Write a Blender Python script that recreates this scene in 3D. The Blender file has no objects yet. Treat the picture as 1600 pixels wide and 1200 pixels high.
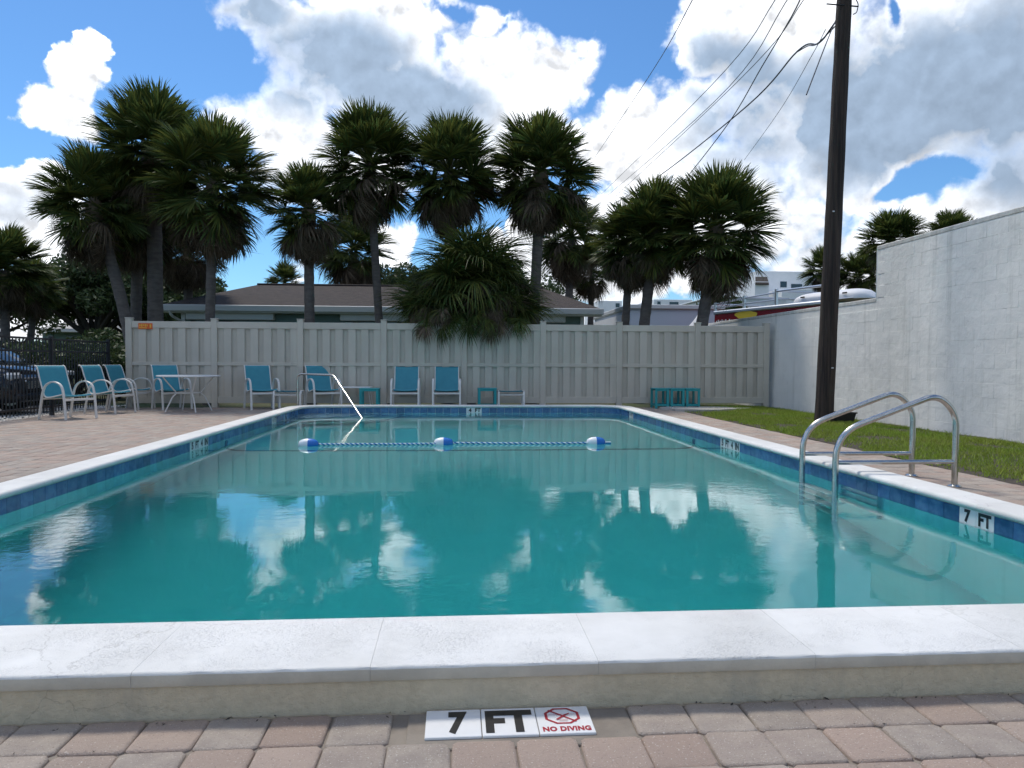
import bpy, math, random
import numpy as np
from mathutils import Vector, Matrix, Euler
random.seed(7); rng = np.random.default_rng(7)
R = math.radians
SC = bpy.context.scene
COL = SC.collection

# ------------------------------------------------------------------ camera
FPX = 1150.0
CAM = Vector((0, 0, 1.0))
yaw, pit, rol = math.atan(88 / 1150), math.atan(34 / 1150), 0.0045
Fw = Vector((math.sin(yaw) * math.cos(pit), math.cos(yaw) * math.cos(pit), -math.sin(pit)))
R0 = Vector((math.cos(yaw), -math.sin(yaw), 0)); U0 = R0.cross(Fw)
Rt = R0 * math.cos(rol) + U0 * math.sin(rol); Up = U0 * math.cos(rol) - R0 * math.sin(rol)
cd = bpy.data.cameras.new('camera'); cam = bpy.data.objects.new('camera', cd); COL.objects.link(cam)
m = Matrix((Rt, Up, -Fw)).transposed().to_4x4(); m.translation = CAM
cam.matrix_world = m
cd.sensor_width = 36; cd.lens = 36 * FPX / 1600; cd.clip_end = 3000; cd.clip_start = 0.05
SC.camera = cam
def ray(px, py): return (Fw * FPX + Rt * (px - 800) - Up * (py - 600)).normalized()
def gz(px, py, z=0.0):
    d = ray(px, py); return CAM + d * ((z - CAM.z) / d.z)
def gy(px, py, y):
    d = ray(px, py); return CAM + d * ((y - CAM.y) / d.y)
def gx(px, py, x):
    d = ray(px, py); return CAM + d * ((x - CAM.x) / d.x)
def project(p):
    v = Vector(p) - CAM; z = v.dot(Fw)
    return 800 + FPX * v.dot(Rt) / z, 600 - FPX * v.dot(Up) / z, z

# ------------------------------------------------------------------ node helper
class NT:
    def __init__(s, tree): s.t = tree; s.n = tree.nodes; s.l = tree.links
    def new(s, typ, **kw):
        n = s.n.new(typ)
        for k, v in kw.items(): setattr(n, k, v)
        return n
    def lk(s, a, b): s.l.new(a, b)
    def inp(s, sock, v):
        if v is None: return
        if hasattr(v, 'is_linked'): s.lk(v, sock)
        else: sock.default_value = v
    def math(s, op, a, b=None, c=None, clamp=False):
        n = s.new('ShaderNodeMath', operation=op); n.use_clamp = clamp
        s.inp(n.inputs[0], a); s.inp(n.inputs[1], b); s.inp(n.inputs[2], c); return n.outputs[0]
    def vec(s, op, a, b=None, scale=None):
        n = s.new('ShaderNodeVectorMath', operation=op); s.inp(n.inputs[0], a)
        if b is not None: s.inp(n.inputs[1], b)
        if scale is not None: s.inp(n.inputs['Scale'], scale)
        return n.outputs['Value'] if op in ('LENGTH', 'DOT_PRODUCT', 'DISTANCE') else n.outputs[0]
    def noise(s, v, scale, detail=4, rough=.5, dist=0, col=False):
        n = s.new('ShaderNodeTexNoise'); s.inp(n.inputs['Vector'], v); n.inputs['Scale'].default_value = scale
        n.inputs['Detail'].default_value = detail; n.inputs['Roughness'].default_value = rough; n.inputs['Distortion'].default_value = dist
        return n.outputs['Color' if col else 'Fac']
    def mr(s, v, a, b, c=0, d=1, typ='LINEAR'):
        n = s.new('ShaderNodeMapRange', interpolation_type=typ); s.inp(n.inputs[0], v)
        for i, x in enumerate((a, b, c, d)): s.inp(n.inputs[1 + i], x)
        return n.outputs[0]
    def mix(s, f, a, b, typ='MIX'):
        n = s.new('ShaderNodeMix', data_type='RGBA', blend_type=typ); s.inp(n.inputs[0], f)
        for i, x in ((6, a), (7, b)):
            if isinstance(x, tuple) and len(x) == 3: x = (*x, 1)
            s.inp(n.inputs[i], x)
        return n.outputs[2]

# ------------------------------------------------------------------ world: sky with cumulus
SUN_AZ, SUN_EL = R(-28), R(60)          # azimuth from +Y towards +X
sdir = Vector((math.sin(SUN_AZ) * math.cos(SUN_EL), math.cos(SUN_AZ) * math.cos(SUN_EL), math.sin(SUN_EL)))
W = bpy.data.worlds.new('World'); SC.world = W; W.use_nodes = True
t = NT(W.node_tree); t.n.clear()
out = t.new('ShaderNodeOutputWorld'); bg = t.new('ShaderNodeBackground'); bg.inputs[1].default_value = 0.1
t.lk(bg.outputs[0], out.inputs[0])
sky = t.new('ShaderNodeTexSky', sky_type='NISHITA'); sky.sun_disc = False
sky.sun_elevation = SUN_EL; sky.sun_rotation = SUN_AZ; sky.air_density = 1.0; sky.dust_density = 0.25; sky.ozone_density = 2.0
tc = t.new('ShaderNodeTexCoord'); D = tc.outputs['Generated']
sx = t.new('ShaderNodeSeparateXYZ'); t.lk(D, sx.inputs[0])
az = t.math('ARCTAN2', sx.outputs[0], sx.outputs[1]); el = t.math('ARCSINE', sx.outputs[2])
cb = t.new('ShaderNodeCombineXYZ'); t.inp(cb.inputs[0], az); t.inp(cb.inputs[1], el)
def pxsky(px, py):
    d = ray(px, py); return math.atan2(d.x, d.y), math.asin(d.z)
wob = t.vec('SUBTRACT', t.noise(D, 11, 6, .6, col=True), (.5, .5, .5))
wob2 = t.vec('SUBTRACT', t.noise(D, 3.4, 4, .55, col=True), (.5, .5, .5))
P = t.vec('ADD', cb.outputs[0], t.vec('ADD', t.vec('SCALE', wob, scale=.06), t.vec('SCALE', wob2, scale=.11)))
def blobs(lst, acc=None):
    for (cx, cy, rx, ry) in lst:
        a, e = pxsky(cx, cy)
        q = t.vec('MULTIPLY', t.vec('SUBTRACT', P, (a, e, 0)), (FPX / rx, FPX / ry, 0))
        v = t.math('SUBTRACT', 1.0, t.vec('LENGTH', q))
        acc = v if acc is None else t.math('SMOOTH_MAX', acc, v, .12)
    return acc
clouds = [(92, 190, 60, 40), (122, 130, 36, 58), (140, 72, 20, 28),
          (420, 36, 125, 58), (560, 90, 205, 112), (640, 180, 180, 105), (790, 130, 120, 84), (868, 132, 62, 66),
          (440, 195, 118, 74), (600, 20, 140, 64), (500, 275, 170, 55), (800, 225, 120, 80), (778, 36, 36, 30),
          (1100, 60, 56, 86), (1210, 80, 170, 125), (1310, 200, 230, 160), (1520, 110, 220, 180), (1560, 310, 110, 110),
          (1000, 235, 84, 76), (1075, 205, 84, 70), (1150, 350, 215, 105), (980, 390, 115, 85), (1330, 420, 150, 70),
          (40, 350, 105, 54), (110, 400, 80, 34), (880, 420, 105, 66), (1560, 450, 190, 80), (455, 420, 40, 22), (612, 380, 32, 34),
          (150, 500, 210, 40), (900, 520, 310, 40), (1720, 250, 160, 240), (-160, 420, 130, 60)]
holes = [(357, 112, 44, 46), (1480, 264, 30, 15), (1450, 284, 36, 18), (1420, 302, 30, 15), (1390, 20, 9, 26), (640, 335, 66, 34), (722, 12, 34, 16), (430, 385, 60, 44)]
cov = blobs(clouds)
for (cx, cy, rx, ry) in holes:
    a, e = pxsky(cx, cy)
    q = t.vec('MULTIPLY', t.vec('SUBTRACT', P, (a, e, 0)), (FPX / rx, FPX / ry, 0))
    cov = t.math('SMOOTH_MIN', cov, t.math('MULTIPLY', t.math('SUBTRACT', t.vec('LENGTH', q), .7), .5), .1)
cov = t.math('MAXIMUM', cov, -1.0)
outcov = t.mr(t.noise(D, 2.3, 5, .55), .3, .7, -1.0, .8)
a0, e0 = pxsky(800, 250)
win = t.vec('LENGTH', t.vec('MULTIPLY', t.vec('SUBTRACT', cb.outputs[0], (a0, e0, 0)), (1 / .86, 1 / .5, 0)))
win = t.mr(win, .95, 1.35, 1, 0, 'SMOOTHSTEP')
cov = t.math('ADD', t.math('MULTIPLY', cov, win), t.math('MULTIPLY', outcov, t.math('SUBTRACT', 1, win)))
def puff(vecs):
    """cauliflower relief: inverted cell distances over warped directions plus fractal noise"""
    w = t.vec('ADD', vecs, t.vec('SCALE', t.vec('SUBTRACT', t.noise(vecs, 18, 4, .6, col=True), (.5, .5, .5)), scale=.05))
    acc = t.math('MULTIPLY', t.math('SUBTRACT', t.noise(vecs, 9, 9, .62), .5), 2.0)
    for sc, am in ((17, .42), (44, .26)):
        v = t.new('ShaderNodeTexVoronoi', feature='F1'); t.inp(v.inputs['Vector'], w); v.inputs['Scale'].default_value = sc;
        acc = t.math('ADD', acc, t.math('MULTIPLY', t.math('SUBTRACT', .5, v.outputs['Distance']), am * 1.6))
    return acc
fb = puff(D)
dens = t.math('ADD', cov, t.math('MULTIPLY', fb, .62))
alpha = t.mr(dens, -.03, t.mr(t.noise(D, 4.0, 3, .5), .4, .65, .12, .55), 0, 1, 'SMOOTHSTEP')
# relief: the same field sampled a little towards the sun
K = .012
sd = (math.sin(SUN_AZ) * math.cos(SUN_EL) * K, math.cos(SUN_AZ) * math.cos(SUN_EL) * K, math.sin(SUN_EL) * K)
fb2 = puff(t.vec('ADD', D, sd))
relief = t.mr(t.math('SUBTRACT', fb, fb2), -.35, .35, -1, 1)
grey = blobs([(520, 115, 170, 80), (650, 175, 140, 66), (370, 15, 90, 36), (1240, 190, 170, 90), (1500, 140, 200, 120),
              (1440, 235, 180, 60), (1570, 190, 90, 110), (1130, 130, 90, 60), (1360, 160, 200, 100)])
shade_in = t.mr(t.math('ADD', grey, t.math('MULTIPLY', fb, .14)), -.35, .5, 0, .95, 'SMOOTHSTEP')
shade_out = t.mr(dens, .35, 1.1, 0, .9, 'SMOOTHSTEP')
shade = t.math('ADD', t.math('MULTIPLY', shade_in, win), t.math('MULTIPLY', shade_out, t.math('SUBTRACT', 1, win)))
soft = t.math('MULTIPLY', t.mr(t.noise(D, 5.5, 4, .55), .42, .70, 0, .5, 'SMOOTHSTEP'), t.mr(dens, .15, .6))
shade = t.math('MAXIMUM', t.math('MULTIPLY', shade, t.mr(dens, .05, .5)), soft)
lum = t.math('MULTIPLY', relief, t.math('SUBTRACT', .38, t.math('MULTIPLY', shade, .28)))
ccol = t.mix(shade, (9.1, 9.3, 9.7), (2.35, 3.2, 4.4))
glow = t.mr(t.vec('DOT_PRODUCT', D, tuple(sdir)), -.3, .75, .7, 1.4, 'SMOOTHSTEP')   # forward scattering: clouds on the sun's side are brighter
ccol = t.vec('SCALE', ccol, scale=t.math('MULTIPLY', glow, t.math('ADD', .88, lum)))
skyc = t.mix(1.0, sky.outputs[0], (.55, .86, 1.13), 'MULTIPLY')
fin = t.mix(alpha, skyc, ccol)
t.lk(fin, bg.inputs[0])
W.cycles.sampling_method = 'MANUAL'; W.cycles.sample_map_resolution = 512

# ------------------------------------------------------------------ sun and exposure
sl = bpy.data.lights.new('sun', 'SUN'); sl.energy = 2.1; sl.angle = R(10); sl.color = (1, .93, .82)
so = bpy.data.objects.new('sun', sl); COL.objects.link(so)
sdir = Vector((math.sin(SUN_AZ) * math.cos(SUN_EL), math.cos(SUN_AZ) * math.cos(SUN_EL), math.sin(SUN_EL)))
so.rotation_euler = sdir.to_track_quat('Z', 'Y').to_euler()
so.location = sdir * 60
SC.view_settings.view_transform = 'Standard'; SC.view_settings.look = 'None'
SC.view_settings.exposure = 0.30; SC.view_settings.gamma = 1
SC.render.engine = 'CYCLES'
SC.cycles.use_denoising = True
SC.cycles.use_adaptive_sampling = True; SC.cycles.adaptive_threshold = .02
SC.cycles.max_bounces = 8; SC.cycles.transparent_max_bounces = 12
SC.cycles.caustics_refractive = True; SC.cycles.caustics_reflective = False
SC.cycles.sample_clamp_indirect = 6

# ------------------------------------------------------------------ materials
MATS = {}
def mat(name, base, rough=.6, var=None, bump=None, metal=0, spec=.5, rnd=0, hue=None, transl=0, stretch=None, streak=None):
    """var=(scale, amount, colour2) ; bump=(scale, strength, distance) ; rnd = value jitter per object/island"""
    mt = bpy.data.materials.new(name); mt.use_nodes = True; MATS[name] = mt
    q = NT(mt.node_tree); b = q.n['Principled BSDF']
    geo = q.new('ShaderNodeNewGeometry'); pos = geo.outputs['Position']
    if stretch: pos = q.vec('MULTIPLY', pos, stretch)
    c = (*base, 1)
    if var:
        sc, am, c2 = var
        f = q.mr(q.noise(pos, sc, 6, .6), .35, .65, 0, am, 'SMOOTHSTEP'); c = q.mix(f, c, (*c2, 1))
    if streak:
        sc, am, c2 = streak
        f = q.mr(q.noise(q.vec('MULTIPLY', geo.outputs['Position'], (1, 1, .06)), sc, 5, .65), .5, .75, 0, am, 'SMOOTHSTEP'); c = q.mix(f, c, (*c2, 1))
    if rnd:
        oi = q.new('ShaderNodeObjectInfo')
        r = q.math('FRACT', q.math('ADD', oi.outputs['Random'], geo.outputs['Random Per Island']))
        if hue: c = q.mix(q.mr(r, .25, .9, 0, 1, 'SMOOTHSTEP'), c, (*hue, 1))
        r2 = q.math('FRACT', q.math('MULTIPLY', r, 7.31))
        hv = q.new('ShaderNodeHueSaturation'); q.inp(hv.inputs['Color'], c); q.inp(hv.inputs['Value'], q.mr(r2, 0, 1, 1 - rnd, 1 + rnd)); c = hv.outputs[0]
    q.inp(b.inputs['Base Color'], c)
    b.inputs['Roughness'].default_value = rough; b.inputs['Metallic'].default_value = metal; b.inputs['Specular IOR Level'].default_value = spec
    if bump:
        bs = bump if isinstance(bump, list) else [bump]
        prev = None
        for sc, st, di in bs:
            bn = q.new('ShaderNodeBump'); bn.inputs['Strength'].default_value = st; bn.inputs['Distance'].default_value = di
            q.inp(bn.inputs['Height'], q.noise(pos, sc, 5, .6))
            if prev: q.lk(prev, bn.inputs['Normal'])
            prev = bn.outputs[0]
        q.lk(prev, b.inputs['Normal'])
    if transl:
        tr = q.new('ShaderNodeBsdfTranslucent'); q.inp(tr.inputs[0], c)
        mx = q.new('ShaderNodeMixShader'); mx.inputs[0].default_value = transl
        q.lk(b.outputs[0], mx.inputs[1]); q.lk(tr.outputs[0], mx.inputs[2]); q.lk(mx.outputs[0], q.n['Material Output'].inputs[0])
    return mt

mat('grass_ground', (.045, .075, .02), .9, (.6, .8, (.09, .08, .04)), (30, .6, .05))
mat('asphalt', (.055, .055, .058), .9, (3, .6, (.09, .09, .09)), (60, .5, .01))
mat('sand_bed', (.27, .235, .195), .95, (6, .7, (.18, .155, .13)), (120, .6, .004))
mat('paver', (.42, .36, .305), .88, (11, .7, (.32, .27, .235)), [(240, 1, .005), (45, .6, .006)], rnd=.10, hue=(.40, .305, .25))
mat('coping', (.78, .775, .75), .7, (1.7, .8, (.65, .645, .615)), [(9, .12, .01)], rnd=.03)
mat('curb', (.66, .56, .40), .9, (30, .6, (.55, .465, .325)), [(60, .7, .009), (220, .7, .004)], streak=(3, .5, (.40, .37, .31)))
mat('curb_smooth', (.58, .53, .435), .9, (6, .5, (.38, .345, .285)), [(120, .4, .004)])
mat('tile_blue', (.04, .115, .26), .14, (11, .9, (.085, .19, .36)), (25, .15, .004), rnd=.25, spec=.5)
mat('grout', (.52, .55, .56), .8)
mat('marker_white', (.78, .79, .80), .25, (20, .3, (.70, .70, .69)))
mat('marker_black', (.012, .012, .014), .4)
mat('marker_red', (.36, .012, .03), .4)
mat('plaster', (.78, .80, .78), .8, (1.3, .5, (.70, .73, .71)), (40, .15, .004))
mat('dark_line', (.02, .05, .07), .6)
mat('vinyl', (.57, .525, .445), .45, (2.5, .45, (.49, .45, .375)), rnd=.05, streak=(5, .5, (.43, .395, .33)))
mat('black_metal', (.012, .012, .016), .38, spec=.5)
mat('steel', (.56, .56, .54), .22, (18, .5, (.42, .41, .39)), metal=1)
mat('white_frame', (.74, .72, .68), .35, (6, .3, (.62, .60, .56)))
mat('sling', (.065, .34, .43), .6, (9, .4, (.05, .28, .37)), (700, .35, .001), transl=.18, rnd=.05)
mat('table_white', (.76, .77, .77), .3)
mat('teal_plastic', (.02, .31, .33), .42, (8, .3, (.015, .26, .28)))
mat('float_white', (.82, .85, .88), .35); mat('float_blue', (.015, .16, .55), .35)
mat('rope_white', (.75, .80, .83), .7); mat('rope_blue', (.03, .20, .45), .7)
mat('wall_paint', (.87, .855, .81), .85, (1.4, .6, (.77, .76, .72)), [(2.2, .5, .05), (7, .3, .016), (50, .25, .005)], rnd=.004, streak=(5, .7, (.56, .555, .51)))
mat('wall_cap', (.66, .655, .62), .9, (9, .7, (.48, .47, .43)), (40, .5, .006), streak=(5, .5, (.25, .24, .21)))
mat('pole_wood', (.065, .045, .034), .85, (3.5, 1, (.018, .013, .011)), [(9, 1, .03), (30, .8, .012)], stretch=(5, 5, .22))
mat('wire', (.01, .01, .012), .5)
mat('shingle', (.06, .045, .039), .9, (5, 1, (.03, .024, .023)), (30, .8, .03), stretch=(1, 1, 9))
mat('house_green', (.15, .22, .205), .75, (3, .4, (.13, .19, .18)))
mat('white_trim', (.70, .71, .71), .5, (2, .3, (.62, .63, .63)))
mat('glass_dark', (.02, .025, .03), .06, spec=.8)
mat('stucco_white', (.88, .88, .88), .8, (2, .3, (.72, .73, .74)))
mat('stucco_shaded', (.60, .66, .74), .8, (2, .3, (.56, .62, .70)))  # white stucco with the bluish shade of the outbuilding front put into its colour
mat('truck_red', (.22, .010, .016), .25, (2, .4, (.17, .008, .012))); mat('truck_yellow', (.72, .52, .03), .4)
mat('aluminium', (.6, .61, .62), .32, metal=.9)
mat('palm_leaf', (.068, .108, .032), .42, rnd=.38, hue=(.125, .14, .032), transl=.36, spec=.22)
mat('palm_dead', (.165, .130, .092), .85, rnd=.3, hue=(.10, .078, .054), transl=.18, spec=.15)
mat('palm_trunk', (.165, .145, .13), .95, (4, .8, (.105, .092, .085)), [(18, .9, .03)], stretch=(1, 1, 3.5))
mat('bark', (.075, .062, .052), .95, (4, .8, (.045, .038, .033)), (14, .9, .03), stretch=(2, 2, .6))
mat('oak_leaf', (.05, .085, .032), .55, rnd=.45, hue=(.08, .11, .04), transl=.22, spec=.3)
mat('bush_leaf', (.045, .085, .025), .55, rnd=.4, hue=(.07, .10, .03), transl=.22, spec=.3)
mat('grass_blade', (.21, .33, .035), .6, (1.1, .75, (.30, .31, .07)), rnd=.3, hue=(.27, .36, .05), transl=.25, spec=.2)
mat('soil', (.085, .07, .055), .95, (8, .8, (.05, .042, .035)), (50, .8, .02))
mat('concrete', (.48, .46, .43), .9, (5, .8, (.36, .34, .31)), (60, .5, .006))
mat('gravel', (.50, .48, .45), .9, rnd=.35)
mat('planter_black', (.015, .015, .016), .5)
mat('sign_orange', (.72, .12, .02), .5); mat('sign_mark', (.80, .42, .05), .5)
mat('car_paint', (.012, .013, .018), .12, spec=.7); mat('rubber', (.015, .015, .015), .8); mat('chrome', (.7, .7, .72), .12, metal=1)
mat('lamp_glass', (.6, .62, .65), .1, spec=.8)
mat('tarp', (.78, .79, .82), .6, (3, .3, (.68, .70, .74)))
# waterm
wm = bpy.data.materials.new('pool_water'); wm.use_nodes = True; q = NT(wm.node_tree); q.n.clear(); MATS['water'] = wm
mo = q.new('ShaderNodeOutputMaterial'); gl = q.new('ShaderNodeBsdfGlass'); gl.inputs['IOR'].default_value = 1.47; gl.inputs['Roughness'].default_value = 0
gl.inputs['Color'].default_value = (1, 1, 1, 1)
va = q.new('ShaderNodeVolumeAbsorption'); va.inputs['Color'].default_value = (.0, .885, .905, 1); va.inputs['Density'].default_value = .56
geo = q.new('ShaderNodeNewGeometry'); pos = geo.outputs['Position']
h1 = q.noise(q.vec('MULTIPLY', pos, (1, 1.4, 1)), 1.3, 2, .45, .3); h2 = q.noise(q.vec('MULTIPLY', pos, (1, 1.25, 1)), 12, 4, .55, .4)
patch = q.mr(q.noise(pos, .55, 2, .5), .42, .68, .15, 1, 'SMOOTHSTEP')
b1 = q.new('ShaderNodeBump'); b1.inputs['Strength'].default_value = 1; b1.inputs['Distance'].default_value = .0018; q.inp(b1.inputs['Height'], h1)
b2 = q.new('ShaderNodeBump'); b2.inputs['Strength'].default_value = 1; b2.inputs['Distance'].default_value = .0011
q.inp(b2.inputs['Height'], q.math('MULTIPLY', h2, patch)); q.lk(b1.outputs[0], b2.inputs['Normal'])
q.lk(b2.outputs[0], gl.inputs['Normal']); q.lk(gl.outputs[0], mo.inputs[0]); q.lk(va.outputs[0], mo.inputs[1])
# coping pits
cp = NT(MATS['coping'].node_tree); b = cp.n['Principled BSDF']
g = cp.new('ShaderNodeNewGeometry'); pz = g.outputs['Position']
pit = cp.math('MULTIPLY', cp.mr(cp.noise(cp.vec('MULTIPLY', pz, (1, 1.8, 1)), 150, 4, .65), .53, .66), cp.mr(cp.noise(pz, 2.6, 4, .65), .44, .68))
old = b.inputs['Base Color'].links[0].from_socket
cp.lk(cp.mix(cp.math('MULTIPLY', pit, .26), old, (.46, .46, .44)), b.inputs['Base Color'])
bn = cp.new('ShaderNodeBump'); bn.inputs['Strength'].default_value = .6; bn.inputs['Distance'].default_value = .004; bn.invert = True
cp.inp(bn.inputs['Height'], pit); cp.lk(b.inputs['Normal'].links[0].from_socket, bn.inputs['Normal']); cp.lk(bn.outputs[0], b.inputs['Normal'])
for nm_, sc_, am_, dark_ in (('coping', 1.5, .5, (.38, .37, .34)), ('wall_paint', .55, .35, (.45, .45, .42)), ('curb', 1.2, .4, (.26, .22, .16))):
    c_ = NT(MATS[nm_].node_tree); b = c_.n['Principled BSDF']; g = c_.new('ShaderNodeNewGeometry')
    wv = c_.vec('ADD', g.outputs['Position'], c_.vec('SCALE', c_.vec('SUBTRACT', c_.noise(g.outputs['Position'], 6, 5, .65, col=True), (.5, .5, .5)), scale=.22))
    vo = c_.new('ShaderNodeTexVoronoi', feature='DISTANCE_TO_EDGE'); c_.lk(wv, vo.inputs['Vector']); vo.inputs['Scale'].default_value = sc_
    hair = c_.math('MULTIPLY', c_.mr(vo.outputs['Distance'], 0, .0045 * sc_, 1, 0), c_.mr(c_.noise(g.outputs['Position'], 1.1, 2, .5), .5, .6))
    stain = c_.mr(c_.noise(g.outputs['Position'], 3.1, 7, .7), .56, .72, 0, .45, 'SMOOTHSTEP')
    old = b.inputs['Base Color'].links[0].from_socket
    c_.lk(c_.mix(c_.math('MAXIMUM', c_.math('MULTIPLY', hair, am_), c_.math('MULTIPLY', stain, .4)), old, dark_), b.inputs['Base Color'])
# speckle on pavers
cp = NT(MATS['paver'].node_tree); b = cp.n['Principled BSDF']; g = cp.new('ShaderNodeNewGeometry')
sp = cp.mr(cp.noise(g.outputs['Position'], 190, 2, .5), .64, .72); old = b.inputs['Base Color'].links[0].from_socket
dk = cp.mr(cp.noise(g.outputs['Position'], 130, 3, .6), .6, .72)
c1 = cp.mix(cp.math('MULTIPLY', sp, .8), old, (.66, .61, .55)); c1 = cp.mix(cp.math('MULTIPLY', dk, .6), c1, (.15, .125, .11))
cp.lk(c1, b.inputs['Base Color'])

# ------------------------------------------------------------------ geometry helpers
class MB:
    def __init__(s): s.v = []; s.f = []; s.mi = []; s.m = 0
    def add(s, vs, fs):
        o = len(s.v); s.v += [tuple(x) for x in vs]; s.f += [tuple(i + o for i in f) for f in fs]; s.mi += [s.m] * len(fs)
    def box(s, lo, hi, bev=0, rot=None):
        x0, y0, z0 = lo; x1, y1, z1 = hi
        if bev <= 0:
            vs = [(x0, y0, z0), (x1, y0, z0), (x1, y1, z0), (x0, y1, z0), (x0, y0, z1), (x1, y0, z1), (x1, y1, z1), (x0, y1, z1)]
            fs = [(0, 3, 2, 1), (4, 5, 6, 7), (0, 1, 5, 4), (1, 2, 6, 5), (2, 3, 7, 6), (3, 0, 4, 7)]
        else:
            vs = []; b = min(bev, (x1 - x0) * .49, (y1 - y0) * .49, (z1 - z0) * .49)
            idx = {}
            for ix, x in enumerate((x0, x1)):
                for iy, y in enumerate((y0, y1)):
                    for iz, z in enumerate((z0, z1)):
                        sx, sy, sz = (1, -1)[ix], (1, -1)[iy], (1, -1)[iz]
                        for ax in range(3):
                            p = [x + sx * b, y + sy * b, z + sz * b]; p[ax] = (x, y, z)[ax]
                            idx[ix, iy, iz, ax] = len(vs); vs.append(tuple(p))
            fs = []
            I = lambda a, b_, c, d: idx[a, b_, c, d]
            for k in (0, 1):
                f = [I(k, 0, 0, 0), I(k, 1, 0, 0), I(k, 1, 1, 0), I(k, 0, 1, 0)]; fs.append(f if k else f[::-1])
                f = [I(0, k, 0, 1), I(1, k, 0, 1), I(1, k, 1, 1), I(0, k, 1, 1)]; fs.append(f[::-1] if k else f)
                f = [I(0, 0, k, 2), I(1, 0, k, 2), I(1, 1, k, 2), I(0, 1, k, 2)]; fs.append(f if k else f[::-1])
            for a in (0, 1):
                for c in (0, 1):
                    fs.append([I(0, a, c, 1), I(1, a, c, 1), I(1, a, c, 2), I(0, a, c, 2)])
                    fs.append([I(a, 0, c, 0), I(a, 1, c, 0), I(a, 1, c, 2), I(a, 0, c, 2)])
                    fs.append([I(a, c, 0, 0), I(a, c, 1, 0), I(a, c, 1, 1), I(a, c, 0, 1)])
            for a in (0, 1):
                for c in (0, 1):
                    for d in (0, 1): fs.append([I(a, c, d, 0), I(a, c, d, 1), I(a, c, d, 2)])
        if rot is not None:
            cx = Vector(((x0 + x1) / 2, (y0 + y1) / 2, (z0 + z1) / 2)); vs = [tuple(cx + rot @ (Vector(v) - cx)) for v in vs]
        s.add(vs, fs)
    def tube(s, pts, r, n=10, flat=None, side=None, cap=True):
        """sweep; r number or list; flat=(a,b) rectangular-ish section half sizes with 'side' as first axis"""
        pts = [Vector(p) for p in pts]; rs = r if isinstance(r, (list, tuple)) else [r] * len(pts)
        rings = []; prev = None
        for i, p in enumerate(pts):
            d = (pts[min(i + 1, len(pts) - 1)] - pts[max(i - 1, 0)]).normalized()
            if side is not None: a = Vector(side); a = (a - d * a.dot(d)).normalized()
            elif prev is None:
                a = d.cross(Vector((0, 0, 1)));
                if a.length < 1e-3: a = d.cross(Vector((1, 0, 0)))
                a.normalize()
            else: a = (prev - d * prev.dot(d)).normalized()
            prev = a; b = d.cross(a)
            ring = []
            for k in range(n):
                th = 2 * math.pi * k / n
                if flat:
                    c, sn = math.cos(th), math.sin(th); e = .45
                    ring.append(p + a * (math.copysign(abs(c) ** e, c) * flat[0]) + b * (math.copysign(abs(sn) ** e, sn) * flat[1]))
                else: ring.append(p + (a * math.cos(th) + b * math.sin(th)) * rs[i])
            rings.append(ring)
        vs = [v for rg in rings for v in rg]; fs = []
        for i in range(len(rings) - 1):
            for k in range(n): fs.append((i * n + k, i * n + (k + 1) % n, (i + 1) * n + (k + 1) % n, (i + 1) * n + k))
        if cap: fs.append(tuple(range(n))[::-1]); fs.append(tuple((len(rings) - 1) * n + k for k in range(n)))
        s.add(vs, fs)
    def lathe(s, prof, c=(0, 0, 0), n=24):
        vs = []; fs = []
        for r, z in prof:
            for k in range(n):
                th = 2 * math.pi * k / n; vs.append((c[0] + r * math.cos(th), c[1] + r * math.sin(th), c[2] + z))
        for i in range(len(prof) - 1):
            for k in range(n): fs.append((i * n + k, i * n + (k + 1) % n, (i + 1) * n + (k + 1) % n, (i + 1) * n + k))
        fs.append(tuple(range(n))[::-1]); fs.append(tuple((len(prof) - 1) * n + k for k in range(n)))
        s.add(vs, fs)
    def mesh(s, name, mats, smooth=False):
        me = bpy.data.meshes.new(name); me.from_pydata(s.v, [], s.f); me.update()
        for mname in ([mats] if isinstance(mats, str) else mats): me.materials.append(MATS[mname])
        if not isinstance(mats, str): me.polygons.foreach_set('material_index', s.mi)
        if smooth:
            me.polygons.foreach_set('use_smooth', [True] * len(me.polygons))
            try: me.set_sharp_from_angle(angle=R(40))
            except Exception: pass
        return me
    def build(s, name, mats, parent=None, smooth=False):
        return link(name, s.mesh(name, mats, smooth), parent)
def link(name, me, parent=None):
    o = bpy.data.objects.new(name, me); COL.objects.link(o)
    if parent is not None: o.parent = parent
    return o
def tag(o, label=None, cat=None, group=None, kind=None):
    if label: o['label'] = label
    if cat: o['category'] = cat
    if group: o['group'] = group
    if kind: o['kind'] = kind
    return o
def thing(name, loc, label, cat, group=None, rz=0):
    o = bpy.data.objects.new(name, None); COL.objects.link(o); o.location = loc; o.rotation_euler = (0, 0, rz)
    o.empty_display_size = .1
    return tag(o, label, cat, group)
def copy_tree(o, parent=None):
    c = o.copy(); COL.objects.link(c)
    if parent is not None: c.parent = parent
    for ch in list(o.children): copy_tree(ch, c)
    return c
def arc(c, r, a0, a1, n, ax, ay):
    c, ax, ay = Vector(c), Vector(ax), Vector(ay)
    return [c + ax * (r * math.cos(a0 + (a1 - a0) * i / n)) + ay * (r * math.sin(a0 + (a1 - a0) * i / n)) for i in range(n + 1)]
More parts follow.
